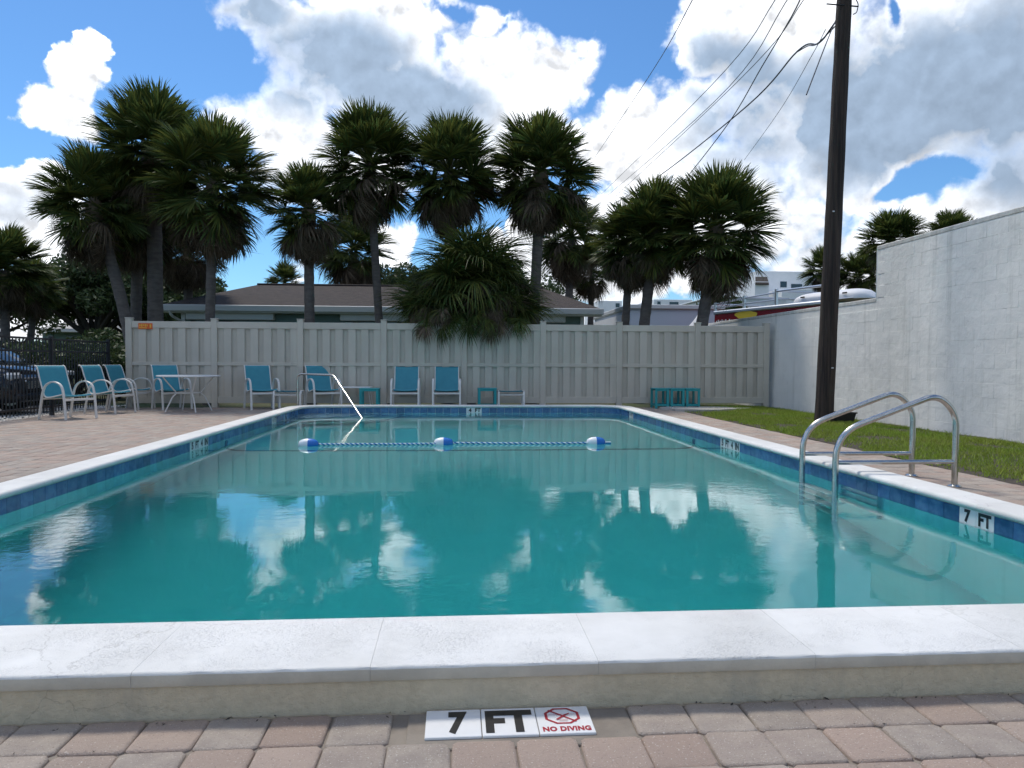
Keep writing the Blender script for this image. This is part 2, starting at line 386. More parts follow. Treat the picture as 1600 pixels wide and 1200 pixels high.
def smooth_path(pts, n=6):
    pts = [Vector(p) for p in pts]; P = [pts[0] * 2 - pts[1]] + pts + [pts[-1] * 2 - pts[-2]]; o = []
    for i in range(1, len(P) - 2):
        a, b, c, d = P[i - 1:i + 3]
        for k in range(n):
            u = k / n; o.append(.5 * ((2 * b) + (c - a) * u + (2 * a - 5 * b + 4 * c - d) * u * u + (3 * b - a - 3 * c + d) * u ** 3))
    o.append(pts[-1]); return o
def fillet(pts, r, n=6):
    pts = [Vector(p) for p in pts]; o = [pts[0]]
    for i in range(1, len(pts) - 1):
        a, b, c = pts[i - 1:i + 2]; d1 = (a - b).normalized(); d2 = (c - b).normalized()
        rr = min(r if not isinstance(r, list) else r[i - 1], (a - b).length * .49, (c - b).length * .49)
        p1 = b + d1 * rr; p2 = b + d2 * rr
        for k in range(n + 1):
            u = k / n; o.append(p1 * (1 - u) ** 2 + b * 2 * u * (1 - u) + p2 * u * u)
    o.append(pts[-1]); return o
def np_mesh(name, V, F, matname, parent=None, smooth=False):
    """V (n,3), F (m,k) arrays"""
    V = np.asarray(V, np.float32); F = np.asarray(F, np.int32); k = F.shape[1]
    me = bpy.data.meshes.new(name); me.vertices.add(len(V)); me.vertices.foreach_set('co', V.ravel())
    me.loops.add(F.size); me.loops.foreach_set('vertex_index', F.ravel())
    me.polygons.add(len(F)); me.polygons.foreach_set('loop_start', np.arange(0, F.size, k, dtype=np.int32))
    me.update(calc_edges=True); me.validate()
    me.materials.append(MATS[matname])
    return link(name, me, parent)
_fc = {}
def text_mesh(body, boxw, boxh, bold=.0):
    """built-in font -> mesh filling a box centred on the origin, in the XY plane"""
    key = (body, round(boxw, 4), round(boxh, 4), bold)
    if key in _fc: return _fc[key]
    cu = bpy.data.curves.new('lettering', 'FONT'); cu.body = body; cu.size = 1; cu.offset = bold; cu.space_character = 1.0 + 1.6 * bold; cu.resolution_u = 4
    o = bpy.data.objects.new('lettering_tmp', cu); COL.objects.link(o)
    dg = bpy.context.evaluated_depsgraph_get(); me = bpy.data.meshes.new_from_object(o.evaluated_get(dg))
    bpy.data.objects.remove(o); bpy.data.curves.remove(cu)
    co = np.array([v.co[:] for v in me.vertices]); mn, mx = co.min(0), co.max(0)
    co = (co - (mn + mx) / 2); co[:, 0] *= boxw / (mx[0] - mn[0]); co[:, 1] *= boxh / (mx[1] - mn[1])
    me.vertices.foreach_set('co', co.astype(np.float32).ravel()); me.materials.clear(); me.update()
    _fc[key] = me; return me
def put_text(body, w, h, org, ux, uy, matname, parent, bold=.03, name='lettering'):
    me = text_mesh(body, w, h, bold).copy(); me.materials.clear(); me.materials.append(MATS[matname])
    ux, uy = Vector(ux).normalized(), Vector(uy).normalized(); n = ux.cross(uy)
    mtx = Matrix((ux, uy, n)).transposed().to_4x4(); mtx.translation = Vector(org)
    me.transform(mtx); o = link(name, me, parent); return o

# ------------------------------------------------------------------ layout numbers (metres)
ZC, ZW = .135, -.012                     # coping top, water level ; deck is z = 0
PX0, PX1, PY0, PY1 = -2.97, 3.24, gz(800, 957, .135).y - .025, 14.72   # inner pool edges
CR = .5                                  # inner corner radius
CW, CT = .24, .048                       # coping width / thickness
FENCE_Y = 16.3
LEFT_X, RIGHT_X = -7.35, 7.22

# ------------------------------------------------------------------ ground with the pool's hole
def frame_sheet(name, o, i, z, matname, parent=None):
    b = MB(); (ox0, ox1, oy0, oy1), (ix0, ix1, iy0, iy1) = o, i
    v = [(ox0, oy0, z), (ox1, oy0, z), (ox1, oy1, z), (ox0, oy1, z), (ix0, iy0, z), (ix1, iy0, z), (ix1, iy1, z), (ix0, iy1, z)]
    b.add(v, [(0, 1, 5, 4), (1, 2, 6, 5), (2, 3, 7, 6), (3, 0, 4, 7)]); return b.build(name, matname, parent)
hole = (PX0 - .2, PX1 + .2, PY0 - .3, PY1 + .2)
tag(frame_sheet('ground', (-400, 400, -200, 900), hole, -.05, 'grass_ground'), kind='structure')
b = MB(); b.add([(-40, 5, -.03), (-8.25, 5, -.03), (-8.25, 17.6, -.03), (-40, 17.6, -.03)], [(0, 1, 2, 3)])
tag(b.build('parking_lot', 'asphalt'), kind='structure')

# deck: bed sheet + pavers
deck = frame_sheet('pool_deck', (-7.45, 4.72, -2.2, 16.25), hole, -.0105, 'sand_bed'); tag(deck, kind='structure')
PS = .168
def paver_mesh(i):
    b = MB(); r = random.Random(i); h = PS / 2 - .0018; bv = .0085
    j = lambda: r.uniform(-.0022, .0022)
    cs = [(-h + j(), -h + j()), (h + j(), -h + j()), (h + j(), h + j()), (-h + j(), h + j())]
    def ring(ins, z):
        o = []
        for k, (x, y) in enumerate(cs):
            sx, sy = (1 if x > 0 else -1), (1 if y > 0 else -1); c = .011
            a = (x - sx * ins - sx * c, y - sy * ins, z); d = (x - sx * ins, y - sy * ins - sy * c, z)
            o += [a, d] if k in (1, 3) else [d, a]
        return o
    r0, r1, r2 = ring(0, -.016), ring(0, -bv * .75), ring(bv, 0)
    r1b = ring(bv * .35, -bv * .22)
    vs = r0 + r1 + r1b + r2; fs = []
    for l in range(3):
        for k in range(8): fs.append((l * 8 + k, l * 8 + (k + 1) % 8, l * 8 + 8 + (k + 1) % 8, l * 8 + 8 + k))
    fs.append(tuple(24 + k for k in range(8))); b.add(vs, fs); return b
PM = [paver_mesh(i) for i in range(8)]
PMe = [p.mesh('paver', 'paver', True) for p in PM]
mk_lo, mk_hi = gz(667, 1158, 0), gz(931, 1109, 0)
mkx0 = gz(667, 1109, 0).x; mkx1 = mkx0 + .457 + .006; mky1 = gz(790, 1109, 0).y; mky0 = mky1 - .152
spots = []
def lay(x0, x1, y0, y1):
    nx, ny = int(round((x1 - x0) / PS)), int(round((y1 - y0) / PS))
    for iy in range(ny):
        for ix in range(nx):
            x = x0 + (ix + .5) * PS; y = y1 - (iy + .5) * PS
            if y > 1.6 and y < 2.2 and mkx0 - .06 < x < mkx1 + .06 and y > mky0 + .03: continue
            spots.append((x, y))
NEAR_FACE = gz(800, 1106, 0).y
lay(-7.4, 4.9, -.6, NEAR_FACE - .004)
lay(-7.4, PX0 - CW - .004, NEAR_FACE, 16.2)
lay(PX1 + CW + .004, 4.72, NEAR_FACE, 16.2)
lay(PX0 - CW, PX1 + CW, PY1 + CW + .004, 16.2)
def pscore(s):
    px, py, z = project((s[0], s[1], 0))
    if z < .3 or px < -60 or px > 1660 or py > 1260: return 1e9 + max(z, 0)
    if PX0 - CW - .1 < 0 and s[1] > NEAR_FACE and s[0] > PX1 and s[0] < PX1 + CW + .25: return 1e6 + z
    return z
spots.sort(key=pscore)
pb = np.array; bigV, bigF = [], []
MV = [np.array(p.v) for p in PM]
big = MB()
for i, (x, y) in enumerate(spots):
    k = random.randrange(8); a = random.choice((0, 1, 2, 3)) * math.pi / 2 + random.gauss(0, .008); dz = random.gauss(0, .0012)
    x += random.gauss(0, .0012); y += random.gauss(0, .0012)
    tx, ty = random.gauss(0, .006), random.gauss(0, .006)
    if i < 300:
        o = link('paver', PMe[k], deck); o.location = (x, y, dz); o.rotation_euler = (tx, ty, a)
    else:
        c, s_ = math.cos(a), math.sin(a); V = MV[k].copy(); X = V[:, 0] * c - V[:, 1] * s_ + x; Y = V[:, 0] * s_ + V[:, 1] * c + y
        big.add(np.stack([X, Y, V[:, 2] + dz], 1).tolist(), PM[k].f)
o = big.build('paver_field', 'paver', deck, True); tag(o, kind='stuff')
# mortar bed round the depth-marker tiles
b = MB(); b.box((mkx0 - .05, mky0 - .045, -.016), (mkx1 + .11, mky1, -.0035), .003); b.build('mortar_bed', 'sand_bed', deck)
# "7 FT" "NO DIVING" tiles set in the deck
dm = thing('depth_marker', (mkx0, mky0, 0), 'three white deck tiles reading 7 FT and NO DIVING set among the pavers', 'depth marker')
tilew = .152
for k in range(3):
    b = MB(); x0 = k * (tilew + .0025); b.box((x0, 0, -.004), (x0 + tilew, tilew, .004), .0015); tl = b.build('tile', 'marker_white', dm)
    zt = .0048
    if k == 0: put_text('7', .052, .125, (x0 + .088, tilew / 2, zt), (1, 0, 0), (0, 1, 0), 'marker_black', tl, .055)
    if k == 1: put_text('FT', .132, .125, (x0 + tilew / 2, tilew / 2, zt), (1, 0, 0), (0, 1, 0), 'marker_black', tl, .05)
    if k == 2:
        put_text('NO DIVING', .132, .026, (x0 + tilew / 2, .024, zt), (1, 0, 0), (0, 1, 0), 'marker_red', tl, .05)
        c = Vector((x0 + .072, .096, zt)); sx_, sy_ = .053, .049
        oc = lambda r_: [(c.x + sx_ * r_ * math.cos(R(22.5 + 45 * i)), c.y + sy_ * r_ * math.sin(R(22.5 + 45 * i)), zt) for i in range(8)]
        b = MB(); b.add(oc(1) + oc(.84), [(i, (i + 1) % 8, 8 + (i + 1) % 8, 8 + i) for i in range(8)])
        def bar(x1, y1, x2, y2, w, z):
            d = Vector((x2 - x1, y2 - y1, 0)).normalized(); n = Vector((-d.y, d.x, 0)) * w / 2
            p, q_ = Vector((x1, y1, z)), Vector((x2, y2, z)); b.add([p - n, q_ - n, q_ + n, p + n], [(0, 1, 2, 3)])
        bar(c.x - .036, c.y + .034, c.x + .036, c.y - .034, .006, zt + .0006)
        b.build('prohibition_symbol', 'marker_red', tl)
        b = MB()
        bar(c.x - .018, c.y - .022, c.x + .012, c.y + .006, .006, zt + .0012); bar(c.x + .008, c.y + .002, c.x + .022, c.y + .012, .004, zt + .0016)
        for i in range(6):
            bar(c.x - .042 + i * .014, c.y + .002 + (i % 2) * .004, c.x - .028 + i * .014, c.y + .006 - (i % 2) * .004, .0014, zt + .0022)
        for i in range(3): bar(c.x - .012, c.y - .024 - i * .0035, c.x + .013, c.y - .024 - i * .0035, .0012, zt + .0026)
        b.build('diver_symbol', 'marker_red', tl)

# ------------------------------------------------------------------ pool
pool = thing('swimming_pool', (0, 0, 0), None, None); tag(pool, kind='structure')
def perim(off, n=10, near=False):
    """open path: near-right corner up the right side, round the far corners, down the left side; off = outward offset"""
    pts = []; r = CR + off
    pts.append((PX1 + off, PY0)); pts.append((PX1 + off, PY1 - CR))
    for k in range(1, n + 1):
        a = math.pi / 2 * k / n; pts.append((PX1 - CR + r * math.cos(a), PY1 - CR + r * math.sin(a)))
    pts.append((PX0 + CR, PY1 + off))
    for k in range(1, n + 1):
        a = math.pi / 2 + math.pi / 2 * k / n; pts.append((PX0 + CR + r * math.cos(a), PY1 - CR + r * math.sin(a)))
    pts.append((PX0 - off, PY0)); return pts
base = perim(0); segl = [math.dist(base[i], base[i + 1]) for i in range(len(base) - 1)]; cum = np.concatenate([[0], np.cumsum(segl)]); TOT = cum[-1]
bn_ = []
for i in range(len(base)):
    o1 = perim(1.0)[i]; bn_.append((o1[0] - base[i][0], o1[1] - base[i][1]))
def at(s):
    s = min(max(s, 0), TOT); i = min(int(np.searchsorted(cum, s, 'right') - 1), len(segl) - 1); u = (s - cum[i]) / segl[i]
    p = [base[i][k] * (1 - u) + base[i + 1][k] * u for k in (0, 1)]; n = [bn_[i][k] * (1 - u) + bn_[i + 1][k] * u for k in (0, 1)]
    L = math.hypot(*n); return p, (n[0] / L, n[1] / L)
def sweep(b, s0, s1, prof, cap=True):
    ss = [s0] + [float(c) for c in cum if s0 + .01 < c < s1 - .01] + [s1]; n = len(prof); vs = []
    for s in ss:
        p, nn = at(s)
        for (o_, z) in prof: vs.append((p[0] + nn[0] * o_, p[1] + nn[1] * o_, z))
    fs = [(i * n + k, i * n + (k + 1) % n, (i + 1) * n + (k + 1) % n, (i + 1) * n + k) for i in range(len(ss) - 1) for k in range(n)]
    if cap: fs += [tuple(range(n))[::-1], tuple((len(ss) - 1) * n + k for k in range(n))]
    b.add(vs, fs)
# coping profile (offset outward, z), bullnose on the water side
rb = CT / 2
prof = [(CW, ZC - CT), (CW, ZC - .012), (CW - .012, ZC)]
prof += [(-.022 + rb - rb * math.sin(a), ZC - rb + rb * math.cos(a)) for a in np.linspace(0, math.pi, 9)]
# coping carrier (bond beam under the stones)
b = MB(); sweep(b, 0, TOT, [(.006, -.30), (CW - .02, -.30), (CW - .02, ZC - CT - .001), (.006, ZC - CT - .001)]); b.build('bond_beam', 'curb', pool)
cop = MB(); sweep(cop, 0, TOT, [(.012, ZC - CT + .001), (CW - .03, ZC - CT + .001), (CW - .03, ZC - .010), (.012, ZC - .010)]); cop = cop.build('coping', 'grout', pool)
NS = 50
for k in range(NS):
    b = MB(); sweep(b, TOT * k / NS + .0012, TOT * (k + 1) / NS - .0012, prof); b.build('coping_stone', 'coping', cop, True)
# near side: wide stones on a stucco curb
b = MB(); b.box((PX0 - 1.2, NEAR_FACE, -.4), (PX1 + 1.2, PY0 - .006, ZC - .043)); b.build('stucco_curb', 'curb', pool)
b = MB(); b.box((PX0 - 1.2, NEAR_FACE + .01, ZC - .0425), (PX1 + 1.2, PY0 - .02, ZC - .006)); nb = b.build('near_coping', 'grout', pool)
jx = [gz(px, 1000, ZC).x for px in (590, 915, 1247, 1572)]
step = (jx[3] - jx[0]) / 3; xs = [jx[0] + step * k for k in range(-5, 7)]
for k in range(len(xs) - 1):
    b = MB(); x0, x1 = xs[k] + .0004, xs[k + 1] - .0004; y0, y1 = gz(800, 1036, ZC).y, PY0 + .025; z1, z0 = ZC, ZC - .042
    pr = [(y0 + .002, z0), (y0, z0 + .006), (y0, z1 - .009), (y0 + .003, z1 - .003), (y0 + .010, z1)] + [(y1 - .025 + .025 * math.sin(a), z1 - .025 + .025 * math.cos(a)) for a in np.linspace(0, math.pi, 8)]
    nseg = 14; n = len(pr); vs = []
    for i in range(nseg + 1):
        x = x0 + (x1 - x0) * i / nseg
        for kk, (y, z) in enumerate(pr):
            w = .0016 * math.sin(x * 31 + k) + .0012 * math.sin(x * 77)
            vs.append((x, y + (w if kk in (1, 2, 3, 4) else 0), z + (.0008 * math.sin(x * 53 + 2) if kk in (3, 4, 5) else 0)))
    fs = [(i * n + q_, (i + 1) * n + q_, (i + 1) * n + (q_ + 1) % n, i * n + (q_ + 1) % n) for i in range(nseg) for q_ in range(n)]
    fs += [tuple(range(n)), tuple(nseg * n + q_ for q_ in range(n))[::-1]]
    b.add(vs, fs)
    for fi in range(nseg * n): b.mi[fi] = 1 if fi % n in (0, 1, n - 1) else 0
    b.build('coping_stone', ['coping', 'curb_smooth'], nb, True)
# waterline tiles
T0, T1 = ZC - CT - .150, ZC - CT - .001
b = MB(); sweep(b, 0, TOT, [(.0045, T0 - .02), (.02, T0 - .02), (.02, T1), (.0045, T1)]); band = b.build('tile_band', 'grout', pool)
NT_ = int(TOT / .1535); TP = TOT / NT_
sR = lambda y: y - PY0                         # arc length on the right side
sL = lambda y: TOT - (y - PY0)
marks = []   # (s centre, text list)
yR7 = (gx(1505, 800, PX1).y + gx(1558, 810, PX1).y) / 2; marks.append((sR(yR7), ['FT', '7']))
yR5 = (gx(1120, 690, PX1).y + gx(1155, 700, PX1).y) / 2; marks.append((sR(yR5), ['IN', '4', 'FT', '5']))
yR4 = (gx(983, 645, PX1).y + gx(990, 645, PX1).y) / 2; marks.append((sR(yR4), ['FT', '4']))
yL5 = (gx(300, 690, PX0).y + gx(328, 690, PX0).y) / 2; marks.append((sL(yL5), ['IN', '4', 'FT', '5']))
yL4 = (gx(423, 655, PX0).y + gx(430, 655, PX0).y) / 2; marks.append((sL(yL4), ['FT', '4']))
xF = gy(738, 640, PY1).x; sF = cum[12 - 1] + (PX1 - CR - xF); marks.append((sF, ['FT', '4']))
taken = {}
for s, tx in marks:
    k0 = int(round(s / TP - len(tx) / 2))
    for i, w in enumerate(tx): taken[k0 + i] = w
for k in range(NT_):
    b = MB(); sweep(b, k * TP + .0016, (k + 1) * TP - .0016, [(-.0015, T0), (.012, T0), (.012, T1 - .002), (-.0015, T1 - .002)])
    if k not in taken: b.build('tile', 'tile_blue', band, False)
    else:
        tl = b.build('depth_marker_tile', 'marker_white', band)
        p, nn = at((k + .5) * TP); ux = (nn[1], -nn[0], 0); w = taken[k]
        # looking outward from the water: text runs to the viewer's right
        nrm = Vector((-nn[0], -nn[1], 0)); ux = Vector((0, 0, 1)).cross(nrm)
        put_text(w, .112 if len(w) == 2 else .058, .084, Vector((p[0], p[1], T1 - .048)) + nrm * .0032, ux, (0, 0, 1), 'marker_black', tl, .05)
# shell
def floor_z(y):
    if y > 9.8: return ZW - (1.22 + (1.5 - 1.22) * (PY1 - y) / (PY1 - 9.8))
    return ZW - (1.5 + (2.13 - 1.5) * min(1, (9.8 - y) / 5.2))
b = MB(); ring = perim(.004) ; ring = ring + [(PX0 - .004, PY0 - .004), (PX1 + .004, PY0 - .004)]
rows = []
def inset(p, d):
    cx, cy = (PX0 + PX1) / 2, (PY0 + PY1) / 2
    return (p[0] - math.copysign(min(d, abs(p[0] - cx)), p[0] - cx), p[1] - math.copysign(min(d, abs(p[1] - cy)), p[1] - cy))
dense = []
for i in range(len(ring)):
    a, c = ring[i], ring[(i + 1) % len(ring)]; m_ = max(1, int(math.dist(a, c) / .35))
    dense += [(a[0] + (c[0] - a[0]) * k / m_, a[1] + (c[1] - a[1]) * k / m_) for k in range(m_)]
n = len(dense); vs = []
for (d, up) in ((0, None), (0, .30), (.03, .16), (.09, .06), (.2, .012), (.3, 0)):
    for p in dense:
        q_ = inset(p, d); fz = floor_z(q_[1]); vs.append((q_[0], q_[1], ZC - CT - .01 if up is None else fz + up))
fs = [(l * n + k, l * n + (k + 1) % n, (l + 1) * n + (k + 1) % n, (l + 1) * n + k) for l in range(5) for k in range(n)]
b.add(vs, fs)
# floor grid (slightly below the cove's last ring)
gy_ = np.linspace(PY0 + .1, PY1 - .1, 40); vs = []
for y in gy_: vs += [(PX0 + .1, y, floor_z(y) - .004), (PX1 - .1, y, floor_z(y) - .004)]
b.add(vs, [(2 * i, 2 * i + 1, 2 * i + 3, 2 * i + 2) for i in range(39)])
b.build('pool_shell', 'plaster', pool, True)
# dark line at the slope break, across the floor and up both walls
b = MB(); LY = 9.8; hw = .045; pts = []
zf = floor_z(LY)
pts = [(PX0 + .004, ZW - .25), (PX0 + .004, zf + .3), (PX0 + .034, zf + .165), (PX0 + .094, zf + .066), (PX0 + .204, zf + .018), (PX0 + .3, zf + .006)]
pts += [(PX1 + PX0 - x, z) for x, z in pts[::-1]]
vs = [(x, LY + s * hw, z) for x, z in pts for s in (-1, 1)]
b.add(vs, [(2 * i, 2 * i + 1, 2 * i + 3, 2 * i + 2) for i in range(len(pts) - 1)]); b.build('slope_break_line', 'dark_line', pool)
# rounded corner steps
for k, (r, d) in enumerate(((1.9, .92), (1.5, .62), (1.1, .32))):
    b = MB(); pts = [(PX0 + .01, PY1 - .01)] + [(PX0 + .01 + r * math.cos(a), PY1 - .01 - r * math.sin(a)) for a in np.linspace(0, math.pi / 2, 18)]
    n = len(pts); zt = ZW - d; vs = [(x, y, zt) for x, y in pts] + [(x, y, zt - .5) for x, y in pts]
    b.add(vs, [tuple(range(n))[::-1]] + [(i, (i + 1) % n, n + (i + 1) % n, n + i) for i in range(n)]); st = b.build('corner_step', 'plaster', pool)
    b = MB(); e = pts[1:]; vs = []
    for (x, y) in e:
        dx, dy = x - PX0, y - PY1; L = math.hypot(dx, dy); vs += [(x, y, zt + .003), (x - dx / L * .05, y - dy / L * .05, zt + .003)]
    b.add(vs, [(2 * i, 2 * i + 1, 2 * i + 3, 2 * i + 2) for i in range(len(e) - 1)]); b.build('step_edge_line', 'dark_line', st)
# water body: closed box whose sides sit inside the walls
b = MB(); b.box((PX0 - .002, PY0 - .002, -2.6), (PX1 + .002, PY1 + .002, ZW))
wo = b.build('water', 'water'); tag(wo, kind='structure')

# ------------------------------------------------------------------ ladder and handrail
lad = thing('pool_ladder', (3.05, 6.1, 0), 'stainless steel pool ladder with two bent grab rails and cross bars over the coping', 'ladder')
ya = gx(1307, 740, 3.06).y; yb = gx(1255, 740, 3.06).y
lad.location = (0, 0, 0)
for y in (ya, yb):
    b = MB(); X1 = 4.06
    path = fillet([(3.05, y, -1.45), (3.05, y, .44), (3.86, y, .735), (X1, y, .60), (X1, y, .50), (X1, y, -.08)], [.22, .16, .06, .02], 7)
    path = [(3.05, y, -1.45), (3.05, y, -.6)] + fillet([(3.05, y, -.5), (3.05, y, .44), (3.90, y, .755), (X1 + .005, y, .60), (X1, y, -.02)], [.22, .17, .15], 8)
    b.tube(path, .0245, 16); rl = b.build('grab_rail', 'steel', lad, True)
    b = MB(); b.tube([(3.06, y, .205), (X1 - .005, y, .205)], .0185, 12); b.build('cross_bar', 'steel', lad, True)
    b = MB(); b.lathe([(.055, 0), (.055, .008), (.035, .02), (.027, .022)], (X1, y, 0), 20); b.build('escutcheon', 'steel', lad, True)
for z in (-.33, -.63, -.93, -1.23):
    b = MB(); b.box((3.0, ya + .015, z), (3.10, yb - .015, z + .03), .008); b.build('tread', 'white_trim', lad)
hr = thing('handrail', (0, 0, 0), 'stainless steel bent handrail dropping into the pool corner steps', 'handrail')
p0 = gy(463, 636, 15.12); p1 = gy(465, 584, 15.12); p2 = gy(521, 586, 14.62); p3 = gz(565, 653, ZW)
p4 = p3 + (p3 - p2) * .55
b = MB(); b.tube(fillet([Vector((p1.x, p1.y, 0)), p1, p2, p4], [.13, .10], 7), .021, 14); b.build('rail', 'steel', hr, True)
b = MB(); b.lathe([(.05, 0), (.05, .01), (.026, .022)], (p1.x, p1.y, 0), 20); b.build('escutcheon', 'steel', hr, True)

# ------------------------------------------------------------------ float line
fl = thing('float_line', (0, 0, 0), 'blue and white twisted rope with three oval floats across the pool water', 'rope')
fp = [gz(482, 696, ZW + .005), gz(693, 694, ZW + .005), gz(931, 693, ZW + .005)]
ln = []
for i in range(2):
    for k in range(60):
        u = k / 60; p = fp[i].lerp(fp[i + 1], u); p.z += .012 - .006 * math.sin(math.pi * u); p.y += .03 * math.sin(u * 5 + i); ln.append(p)
ln.append(fp[2] + Vector((.19, 0, .01)))
for name, m_, ph in (('rope_strand', 'rope_white', 0), ('rope_strand', 'rope_blue', math.pi)):
    pts = []; dense = smooth_path(ln, 4)
    for i, p in enumerate(dense): pts.append(p + Vector((0, math.cos(i * .75 + ph) * .007, math.sin(i * .75 + ph) * .007)))
    b = MB(); b.tube(pts, .0085, 6); b.build(name, m_, fl, True)
for i, p in enumerate(fp):
    d = 1 if i != 1 else 1
    hw_, r_ = .118, .072
    e = [(-hw_ * math.cos(a), r_ * math.sin(a) ** .75) for a in np.linspace(0.06, math.pi - .06, 18)]
    fo = None
    for half, m_ in ((0, 'float_white'), (1, 'float_blue')):
        sel = [(x, r) for x, r in e if (x <= .001 if half == 0 else x >= -.001)]
        sel = (sel + [(0, r_)]) if half == 0 else ([(0, r_)] + sel)
        n = 20; vs = []
        for x, r in sel:
            for k in range(n): a = 2 * math.pi * k / n; vs.append((p.x + x, p.y + r * math.cos(a), p.z + .012 + r * math.sin(a)))
        b = MB(); b.add(vs, [(q_ * n + k, q_ * n + (k + 1) % n, (q_ + 1) * n + (k + 1) % n, (q_ + 1) * n + k) for q_ in range(len(sel) - 1) for k in range(n)] + [tuple(range(n))[::-1], tuple((len(sel) - 1) * n + k for k in range(n))])
        if half == 0: fo = b.build('float', m_, fl, True)
        else: b.build('blue_half', m_, fo, True)

# ------------------------------------------------------------------ vinyl fence
vf = thing('vinyl_fence', (0, FENCE_Y, 0), 'tall tan vinyl privacy fence with square posts along the end of the deck', 'fence')
px_posts = [203, 336, 470, 600, 725, 848, 967, 1089, 1196]
X = [gy(px, 570, FENCE_Y).x for px in px_posts]
def part(name, lo, hi, m_, par, bev=.004):
    b = MB(); b.box(lo, hi, bev); return b.build(name, m_, par)
for i, x in enumerate(X):
    po = part('post', (x - .064, -.064, -.1), (x + .064, .064, 1.895), 'vinyl', vf, .006)
    b = MB(); b.box((x - .072, -.072, 1.896), (x + .072, .072, 1.915), .006); b.build('post_cap', 'vinyl', po)
for i in range(8):
    x0, x1 = X[i] + .065, X[i + 1] - .065
    part('top_rail', (x0, -.05, 1.70), (x1, .05, 1.84), 'vinyl', vf)
    part('middle_rail', (x0, -.05, .90), (x1, .05, .975), 'vinyl', vf)
    part('bottom_rail', (x0, -.05, .09), (x1, .05, .23), 'vinyl', vf)
    n = 12; w = (x1 - x0) / n
    for k in range(n):
        a = x0 + k * w
        if k % 2: part('board', (a - .012, -.036, .22), (a + w + .012, -.016, 1.71), 'vinyl', vf, .003)
        else: part('board', (a, .004, .22), (a + w, .024, 1.71), 'vinyl', vf, .003)
# orange notice
sg = thing('notice_sign', (0, 0, 0), 'small orange notice plate with yellow marks on the fence top rail', 'sign')
a, c = gy(216, 514, FENCE_Y - .06), gy(238, 505, FENCE_Y - .06)
b = MB(); b.box((a.x, FENCE_Y - .058, a.z), (c.x, FENCE_Y - .052, c.z), .001); b.build('plate', 'sign_orange', sg)
b = MB(); w = c.x - a.x; h = c.z - a.z
for (u0, u1, v0, v1) in ((.07, .16, .45, .8), (.20, .30, .4, .85), (.34, .42, .5, .8), (.46, .56, .42, .85), (.60, .66, .45, .8), (.80, .92, .25, .8), (.07, .6, .15, .28)):
    b.box((a.x + w * u0, FENCE_Y - .0595, a.z + h * v0), (a.x + w * u1, FENCE_Y - .0585, a.z + h * v1))
b.build('print', 'sign_mark', sg)

# ------------------------------------------------------------------ black picket fence
bf = thing('picket_fence', (LEFT_X, 12, 0), 'black metal picket fence running from the vinyl fence past the parked car', 'fence')
ys0, ys1 = 7.0, FENCE_Y - .12
yloc = lambda y: y - 12
npost = 5; py_ = [11.82 - 2.2 * 2 + 2.2 * k for k in range(5)]
for y in py_: 
    po = part('post', (-.032, yloc(y) - .032, -.05), (.032, yloc(y) + .032, 1.44), 'black_metal', bf)
for z in (.16, 1.16, 1.38):
    part('rail', (-.017, yloc(ys0), z - .017), (.017, yloc(ys1), z + .017), 'black_metal', bf, .003)
y = ys0 + .05; pk = MB(); pk.box((-.009, -.009, .06), (.009, .009, 1.375), .002); pkm = pk.mesh('picket', 'black_metal')
while y < ys1:
    if min(abs(y - q_) for q_ in py_) > .05:
        o = link('picket', pkm, bf); o.location = (0, yloc(y), 0)
    y += .1

